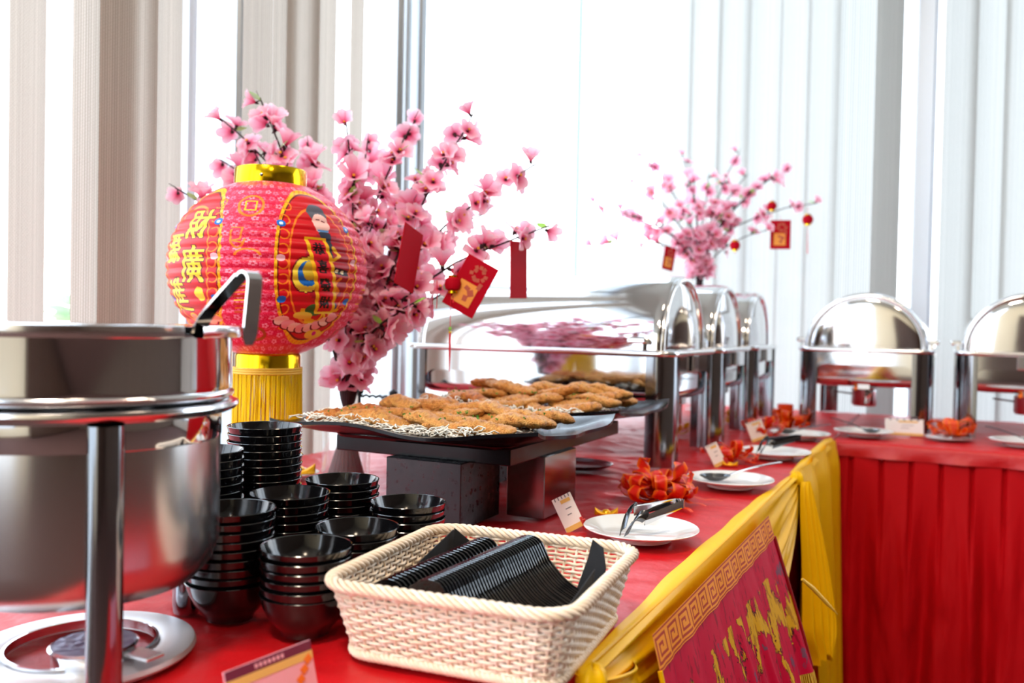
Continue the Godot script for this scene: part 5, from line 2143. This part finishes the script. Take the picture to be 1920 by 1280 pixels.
	for i in 200:
		var p: Vector3 = face.call(1.0, i / 199.0)
		g.tube([p, p + V(0.004 + rng.randf_range(-0.002, 0.002), -0.018, rng.randf_range(-0.003, 0.003)), p + V(0.006, -0.036, rng.randf_range(-0.005, 0.005))], 0.0012, 4, false, false)
	part(s, "fringe", g, M["gold_cord"])
	s = thing("cord_tassel", "pale gold pointed cord end sticking out beside the banner's edge", "tassel", Vector3.ZERO)
	g = G()
	var p0 := on(-0.240, -0.128, -1.80)
	var p1 := on(-0.178, -0.205, -1.86)
	g.tube([p0, p0.lerp(p1, 0.3) + V(0, 0.003, 0), p0.lerp(p1, 0.7) + V(0, 0.001, 0), p1], [0.003, 0.0045, 0.004, 0.0008], 8)
	part(s, "cord", g, M["gold_cord"])


# ---------------------------------------------------------------- plates and serving tools
func plates_and_tools() -> void:
	var g := G()
	g.lathe([Vector2(0.0005, 0.004), Vector2(0.045, 0.004), Vector2(0.046, 0.0), Vector2(0.052, 0.0), Vector2(0.054, 0.005), Vector2(0.078, 0.0125), Vector2(0.0970, 0.0185), Vector2(0.0982, 0.0200), Vector2(0.0970, 0.0212), Vector2(0.078, 0.0155), Vector2(0.066, 0.0105), Vector2(0.060, 0.0080), Vector2(0.0005, 0.0070)], 72)
	var pm := g.mesh(M["porcelain"])
	var spots := [
		[V(-0.458, 0, -1.445), "white porcelain plate with tongs, right behind the wicker basket"],
		[V(-0.434, 0, -2.030), "white plate with a big dark spoon, beside the gold knot"],
		[V(-0.424, 0, -2.560), "white plate with dark tongs, beyond the plate with the spoon"],
		[V(-0.428, 0, -3.060), "white plate with a spoon at the inner corner of the tables"],
		[V(-0.245, 0, -3.270), "white plate on the side table beside the standing white card"],
		[V(0.235, 0, -3.300), "white plate at the picture's edge on the side table"],
	]
	for s in spots:
		single("plate", pm, null, s[1], "plate", s[0] + V(0, T, 0), "white plates for serving tools")
	# flat small plate under the bow on the side table
	g = G()
	g.lathe([Vector2(0.0005, 0.002), Vector2(0.05, 0.002), Vector2(0.075, 0.008), Vector2(0.076, 0.0095), Vector2(0.05, 0.005), Vector2(0.0005, 0.004)], 48)
	single("plate", g, M["porcelain"], "thin pale plate edge under the orange bow on the side table", "plate", on(0.015, 0, -3.335))

	tongs("steel tongs with an open handle lying on the plate behind the basket", on(-0.448, 0.010, -1.445), deg_to_rad(52), 0.105, M["steel"], M["dark_steel"])
	tongs("dark tongs lying across the third plate of the long table", on(-0.424, 0.010, -2.560), deg_to_rad(40), 0.115, M["dark_steel"], M["dark_steel"])
	ladle_spoon("big dark serving spoon lying on the plate beside the gold knot", on(-0.440, 0.010, -2.030), deg_to_rad(35), true)
	ladle_spoon("serving spoon lying on the plate at the inner table corner", on(-0.440, 0.010, -3.060), deg_to_rad(-5), false)
	ladle_spoon("serving spoon on the plate beside the standing white card", on(-0.250, 0.010, -3.270), deg_to_rad(165), false)
	ladle_spoon("serving spoon on the plate at the side table's cut-off end", on(0.235, 0.010, -3.300), deg_to_rad(165), false)

	# small white plate with a folded gold ingot, behind the bowls
	g = G()
	g.lathe([Vector2(0.0005, 0.002), Vector2(0.04, 0.002), Vector2(0.062, 0.010), Vector2(0.0635, 0.012), Vector2(0.04, 0.005), Vector2(0.0005, 0.004)], 48)
	single("plate", g, M["porcelain"], "small white plate with a gold ingot, behind the tall bowl stacks", "plate", on(-1.342, 0, -1.590))
	ingot("amber gold paper ingot on the small plate below the lantern", on(-1.325, 0.006, -1.598), 0.036, 0.5)
	ingot("small gold ingot on the red cloth beside the clipped menu card", on(-0.572, 0.0, -1.585), 0.022, 0.5)
	ingot("gold ingot in front of the second bow, before the middle dish", on(-0.500, 0.0, -2.330), 0.020, 0.2)
	# wrought iron rail behind the vase
	var r := thing("iron_stand", "small black wrought iron stand at the window behind the vase", "stand", on(-1.44, 0, -2.06))
	g = G()
	for y in [0.118, 0.150]:
		var pth := []
		for i in 24:
			pth.append(V(lerpf(-0.06, 0.07, i / 23.0), y + 0.003 * sin(i * 1.6), 0.003 * cos(i * 1.6)))
		g.tube(pth, 0.004, 6)
	part(r, "twisted_bar", g, M["black_iron"])
	for x in [-0.055, 0.06]:
		g = G()
		g.tube([V(x, 0.0, 0), V(x, 0.165, 0)], 0.005, 8)
		part(r, "leg", g, M["black_iron"])
		g = G()
		g.lathe([Vector2(0.001, 0.150), Vector2(0.012, 0.157), Vector2(0.012, 0.166), Vector2(0.001, 0.174)], 12, V(x, 0, 0))
		part(r, "finial", g, M["black_iron"])
	# orange glass candle cup near the corner
	g = G()
	g.lathe([Vector2(0.001, 0.0), Vector2(0.024, 0.0), Vector2(0.028, 0.004), Vector2(0.030, 0.075), Vector2(0.0285, 0.076), Vector2(0.026, 0.006), Vector2(0.001, 0.005)], 32)
	var om := mat("orange_cup", Color8(240, 70, 14), 0.2)
	single("cup", g, om, "orange cup standing beside the first dish on the side table", "cup", on(-0.545, 0.0, -3.50))

func ingot(label: String, at: Vector3, s: float, turn: float) -> void:
	var o := thing("gold_ingot", label, "ingot", at, turn)
	var g := G()
	var rows := []
	for i in 13:
		var t := i / 6.0 - 1.0
		var row := PackedVector3Array()
		for j in 14:
			var a := TAU * j / 14
			var wid := s * 0.52 * sqrt(maxf(0.02, 1.0 - t * t * 0.92))
			var h := s * (0.30 + 0.42 * t * t)
			row.append(V(t * s, s * 0.02 + h * (0.5 + 0.5 * sin(a)) , cos(a) * wid))
		rows.append(row)
	g.grid(rows, false, true, true)
	part(o, "boat", g, M["ingot_gold"])
	g = G()
	g.lathe([Vector2(s * 0.42, s * 0.2), Vector2(s * 0.36, s * 0.40), Vector2(s * 0.2, s * 0.52), Vector2(0.0003, s * 0.55)], 20)
	part(o, "dome", g, M["ingot_gold"])

func tongs(label: String, at: Vector3, turn: float, len_: float, m: Material, tip: Material) -> void:
	# lies with the tips on the plate and the closed end raised and pointing along local +x
	var o := thing("tongs", label, "tongs", at, turn)
	var s := len_
	for k in 2:
		var sd := 1.0 if k == 0 else -1.0
		var g := G()
		var rows := []
		for i in 12:
			var f := i / 11.0
			var c := V(lerpf(-0.15, 0.62, f) * s, 0.026 + 0.020 * f + (0.010 * k * (1.0 - f)), sd * lerpf(0.016, 0.0085, f))
			var row := PackedVector3Array()
			for j in 3:
				var w := j - 1.0
				row.append(c + V(0, w * 0.0085 * lerpf(1.0, 0.8, f), sd * 0.002 * (1 - w * w)))
			rows.append(row)
		g.sheet(rows, 0.0018)
		part(o, "arm", g, m)
		g = G()
		rows = []
		for i in 9:
			var f := i / 8.0
			var c := V(lerpf(-0.14, -0.42, f) * s, lerpf(0.0265, 0.001, f * f) + 0.008 * sin(PI * f) + (0.010 * k * (1 - f)), sd * lerpf(0.017, 0.006, f))
			var row := PackedVector3Array()
			for j in 5:
				var w := j / 2.0 - 1.0
				var hw := lerpf(0.009, 0.015, sin(PI * (0.25 + 0.6 * f)))
				row.append(c + V(w * hw * 0.5, w * hw * 0.55 + 0.004, sd * 0.004 * (1 - w * w)))
			rows.append(row)
		g.sheet(rows, 0.002)
		part(o, "tip", g, tip)
	var g := G()
	var rows := []
	for i in 9:
		var a := -PI / 2 + PI * i / 8.0
		var row := PackedVector3Array()
		for j in 3:
			row.append(V(0.62 * s + 0.010 * cos(a), 0.046 + (j - 1.0) * 0.007, 0.0085 * sin(a)))
		rows.append(row)
	g.sheet(rows, 0.0018)
	part(o, "spring_end", g, m)

func ladle_spoon(label: String, at: Vector3, turn: float, big: bool) -> void:
	var o := thing("serving_spoon", label, "serving spoon", at, turn)
	var k := 1.0 if big else 0.85
	var g := G()
	var rows := []
	for i in 11:
		var t := i / 5.0 - 1.0
		var row := PackedVector3Array()
		var hw := 0.0235 * k * sqrt(maxf(0.004, 1.0 - t * t))
		for j in 9:
			var w := j / 4.0 - 1.0
			row.append(V(t * 0.037 * k - 0.03, 0.016 - 0.014 * (1 - w * w) * (1 - t * t), w * hw))
		rows.append(row)
	g.sheet(rows, 0.0016)
	part(o, "bowl", g, M["dark_steel"])
	g = G()
	rows = []
	for i in 10:
		var f := i / 9.0
		var c := V(0.004 * k + f * 0.125 * k, 0.016 + 0.042 * f - 0.014 * f * f, 0)
		var hw := lerpf(0.0040, 0.0085, f * f)
		rows.append(PackedVector3Array([c + V(0, 0, -hw), c + V(0, 0.001, 0), c + V(0, 0, hw)]))
	g.sheet(rows, 0.002)
	part(o, "handle", g, M["steel_rim"] if big else M["dark_steel"])


# ---------------------------------------------------------------- bows and cards
func bow(label: String, at: Vector3, r: float, loops: int, sd: int, tails: Array) -> void:
	var o := thing("ribbon_bow", label, "ribbon bow", at)
	o.scale = Vector3(1.0, 0.8, 1.0)
	var rr := RandomNumberGenerator.new()
	rr.seed = sd
	var red := lin(226, 34, 14)
	var edge := lin(250, 132, 24)
	if label.begins_with("yellow"):
		red = lin(236, 176, 10)
		edge = lin(250, 206, 60)
	elif label.contains("orange bow"):
		red = lin(236, 74, 12)
	for i in loops:
		var a := TAU * i / loops * 1.618 + rr.randf_range(-0.3, 0.3)
		var el := rr.randf_range(0.05, 0.95)
		var d := V(cos(a) * cos(el), sin(el), sin(a) * cos(el))
		var side := V(-sin(a), 0.3 * rr.randf_range(-1, 1), cos(a)).normalized()
		var ln := r * rr.randf_range(0.75, 1.1)
		var wd := r * rr.randf_range(0.12, 0.21)
		var up := d.cross(side).normalized()
		if up.y < 0:
			up = -up
		var rows := []
		var cols := []
		var open := i % 5 in [1, 3]      # cut ends among the loops
		for k in 15:
			var t := TAU * k / 14.0 * (0.62 if open else 1.0)
			var x := ln * 0.5 * (1 - cos(t)) * (1.0 if not open else 0.75 + 0.5 * k / 14.0)
			var y := ln * (0.24 if not open else 0.12) * sin(t * (1.0 if not open else 2.2))
			var row := PackedVector3Array()
			var cr := PackedColorArray()
			for j in 5:
				var w := j / 2.0 - 1.0
				row.append(V(0, r * 0.16, 0) + d * x + up * y + side * w * wd * (0.25 + 0.75 * sin(t * 0.5)) * (1.0 if not open or k < 11 else (15.0 - k) / 4.0) + up * 0.26 * wd * sin(k * 1.9 + w * 2.0 + i))
				cr.append(edge if absf(w) > 0.9 else red)
			rows.append(row)
			cols.append(cr)
		for q in rows:
			for j in q.size():
				if q[j].y < 0.002:
					q[j].y = 0.002
		var g := G()
		g.grid(rows, false, false, false, 0, 1, 0, 1, cols)
		part(o, "loop", g, M["ribbon"])
	for q in tails:
		var g := G()
		var rows := []
		var cols := []
		for k in 12:
			var f := k / 11.0
			var p := Vector3(q.x, 0, q.z) * f + V(0, 0.003 + r * 0.25 * (1 - f) * (1 - f) + 0.006 * absf(sin(f * 9.0)), 0)
			var nn := V(-q.z, 0, q.x).normalized()
			var row := PackedVector3Array()
			var cr := PackedColorArray()
			for j in 3:
				var w := j - 1.0
				row.append(p + nn * w * r * 0.12 * (1.0 - 0.7 * f * f))
				cr.append(edge.lerp(red, 0.5) if j != 1 else red)
			rows.append(row)
			cols.append(cr)
		g.grid(rows, false, false, false, 0, 1, 0, 1, cols)
		part(o, "tail", g, M["ribbon"])

func menu_card(label: String, at: Vector3, turn: float, lean: float, w: float, h: float, peg: bool, roll := 0.0) -> void:
	var o := thing("menu_card", label, "menu card", at, turn)
	var b := Basis(V(0, 0, 1), roll) * Basis(V(1, 0, 0), -lean)
	var g := G()
	g.box(b * V(0, h / 2, 0), V(w, h, 0.0012), 0.0003, b)
	part(o, "card", g, M["paper_white"])
	g = G()
	g.box(b * V(0, h * 0.08, 0.0009), V(w * 0.98, h * 0.14, 0.0004), 0.0, b)
	part(o, "gold_band", g, M["card_gold"])
	g = G()
	g.box(b * V(w * 0.1, h * 0.84, 0.0009), V(w * 0.5, h * 0.10, 0.0004), 0.0, b)
	part(o, "gold_print", g, M["card_gold"])
	g = G()
	for i in 5:
		g.box(b * V(-w * 0.36 + i * w * 0.18, h * 0.955, 0.0009), V(w * 0.05, h * 0.09, 0.0004), 0.0, b)
	for q in [[0.62, 0.10, 0.30], [0.45, 0.02, 0.22]]:
		g.box(b * V(w * q[1], h * q[0], 0.0009), V(w * q[2], h * 0.025, 0.0004), 0.0, b)
	part(o, "grey_print", g, M["grey_print"])
	if peg:
		for s in [-1.0, 1.0]:
			g = G()
			g.box(V(w * 0.34, 0.011, 0.006 * s + 0.004), V(0.006, 0.022, 0.004), 0.001, Basis(V(1, 0, 0), 0.18 * s) * Basis(V(0, 0, 1), 0.35))
			part(o, "peg", g, M["peg_red"])

func bows_and_cards() -> void:
	bow("large red and orange organza bow in front of the first dish's leg", on(-0.532, 0, -1.785), 0.094, 21, 3, [V(0.11, 0, 0.03), V(0.10, 0, 0.10), V(0.13, 0, -0.04)])
	bow("red organza bow with a gold ingot, beside the second dish's leg", on(-0.515, 0, -2.415), 0.078, 13, 9, [V(0.10, 0, 0.05)])
	bow("red bow behind the plate with dark tongs", on(-0.545, 0, -3.01), 0.085, 11, 21, [V(0.10, 0, 0.05)])
	bow("orange bow in front of the orange cup at the table corner", on(-0.505, 0, -3.385), 0.085, 13, 33, [V(0.10, 0, 0.06)])
	bow("bright orange bow between the two dishes on the side table", on(0.035, 0.006, -3.37), 0.088, 15, 41, [V(-0.10, 0, 0.06)])
	bow("yellow ribbon bow under the middle dish of the long table", on(-0.80, 0, -2.90), 0.06, 9, 55, [])
	bow("yellow ribbon bow under the last dish of the long table", on(-0.74, 0, -3.43), 0.07, 9, 61, [])
	menu_card("small white card held by a red peg, behind the wicker basket", on(-0.578, 0, -1.448), deg_to_rad(40), deg_to_rad(15), 0.037, 0.064, true, deg_to_rad(24))
	menu_card("small pink and gold card in front of the second bow", on(-0.522, 0, -2.325), deg_to_rad(35), deg_to_rad(15), 0.034, 0.062, true, deg_to_rad(24))
	menu_card("small pale card behind the third plate of the long table", on(-0.532, 0, -2.93), deg_to_rad(30), deg_to_rad(15), 0.055, 0.066, false, deg_to_rad(18))
	menu_card("wide white card standing on the side table beside the bright bow", on(-0.120, 0, -3.375), deg_to_rad(10), deg_to_rad(12), 0.125, 0.058, false)
	# big card at the near edge, purple heading over orange and pink
	var o := thing("menu_card", "big card with a purple heading at the near end of the table", "menu card", on(-0.528, 0, -0.615), deg_to_rad(82.5))
	var b := Basis(V(1, 0, 0), deg_to_rad(-16.0))
	var w := 0.100
	var h := 0.058
	var g := G()
	g.box(b * V(0, h / 2, 0), V(w, h, 0.0014), 0.0003, b)
	part(o, "card", g, M["card_pink"])
	g = G()
	g.box(b * V(0, h * 0.92, 0.0010), V(w * 0.99, h * 0.15, 0.0005), 0.0, b)
	part(o, "heading", g, M["card_purple"])
	g = G()
	g.box(b * V(0, h * 0.78, 0.0010), V(w * 0.99, h * 0.13, 0.0005), 0.0, b)
	part(o, "orange_band", g, M["card_gold"])
	g = G()
	for i in 7:
		g.box(b * V(-0.016 + i * 0.005, h * 0.92, 0.0014), V(0.003, h * 0.06, 0.0004), 0.0, b)
	part(o, "heading_marks", g, M["card_pink"])  # row of small pale marks on the heading
	g = G()
	for i in 3:
		g.lathe([Vector2(0.0002, 0.0016), Vector2(0.0045, 0.0014)], 14, Vector3.ZERO)
	g = G()
	for i in 3:
		g.box(b * V(0.043 - i * 0.006, h * (0.72 - i * 0.13), 0.0013), V(0.008, 0.007, 0.0004), 0.0, b * Basis(V(0, 0, 1), 0.5))
	part(o, "printed_flowers", g, M["orange_tag"])
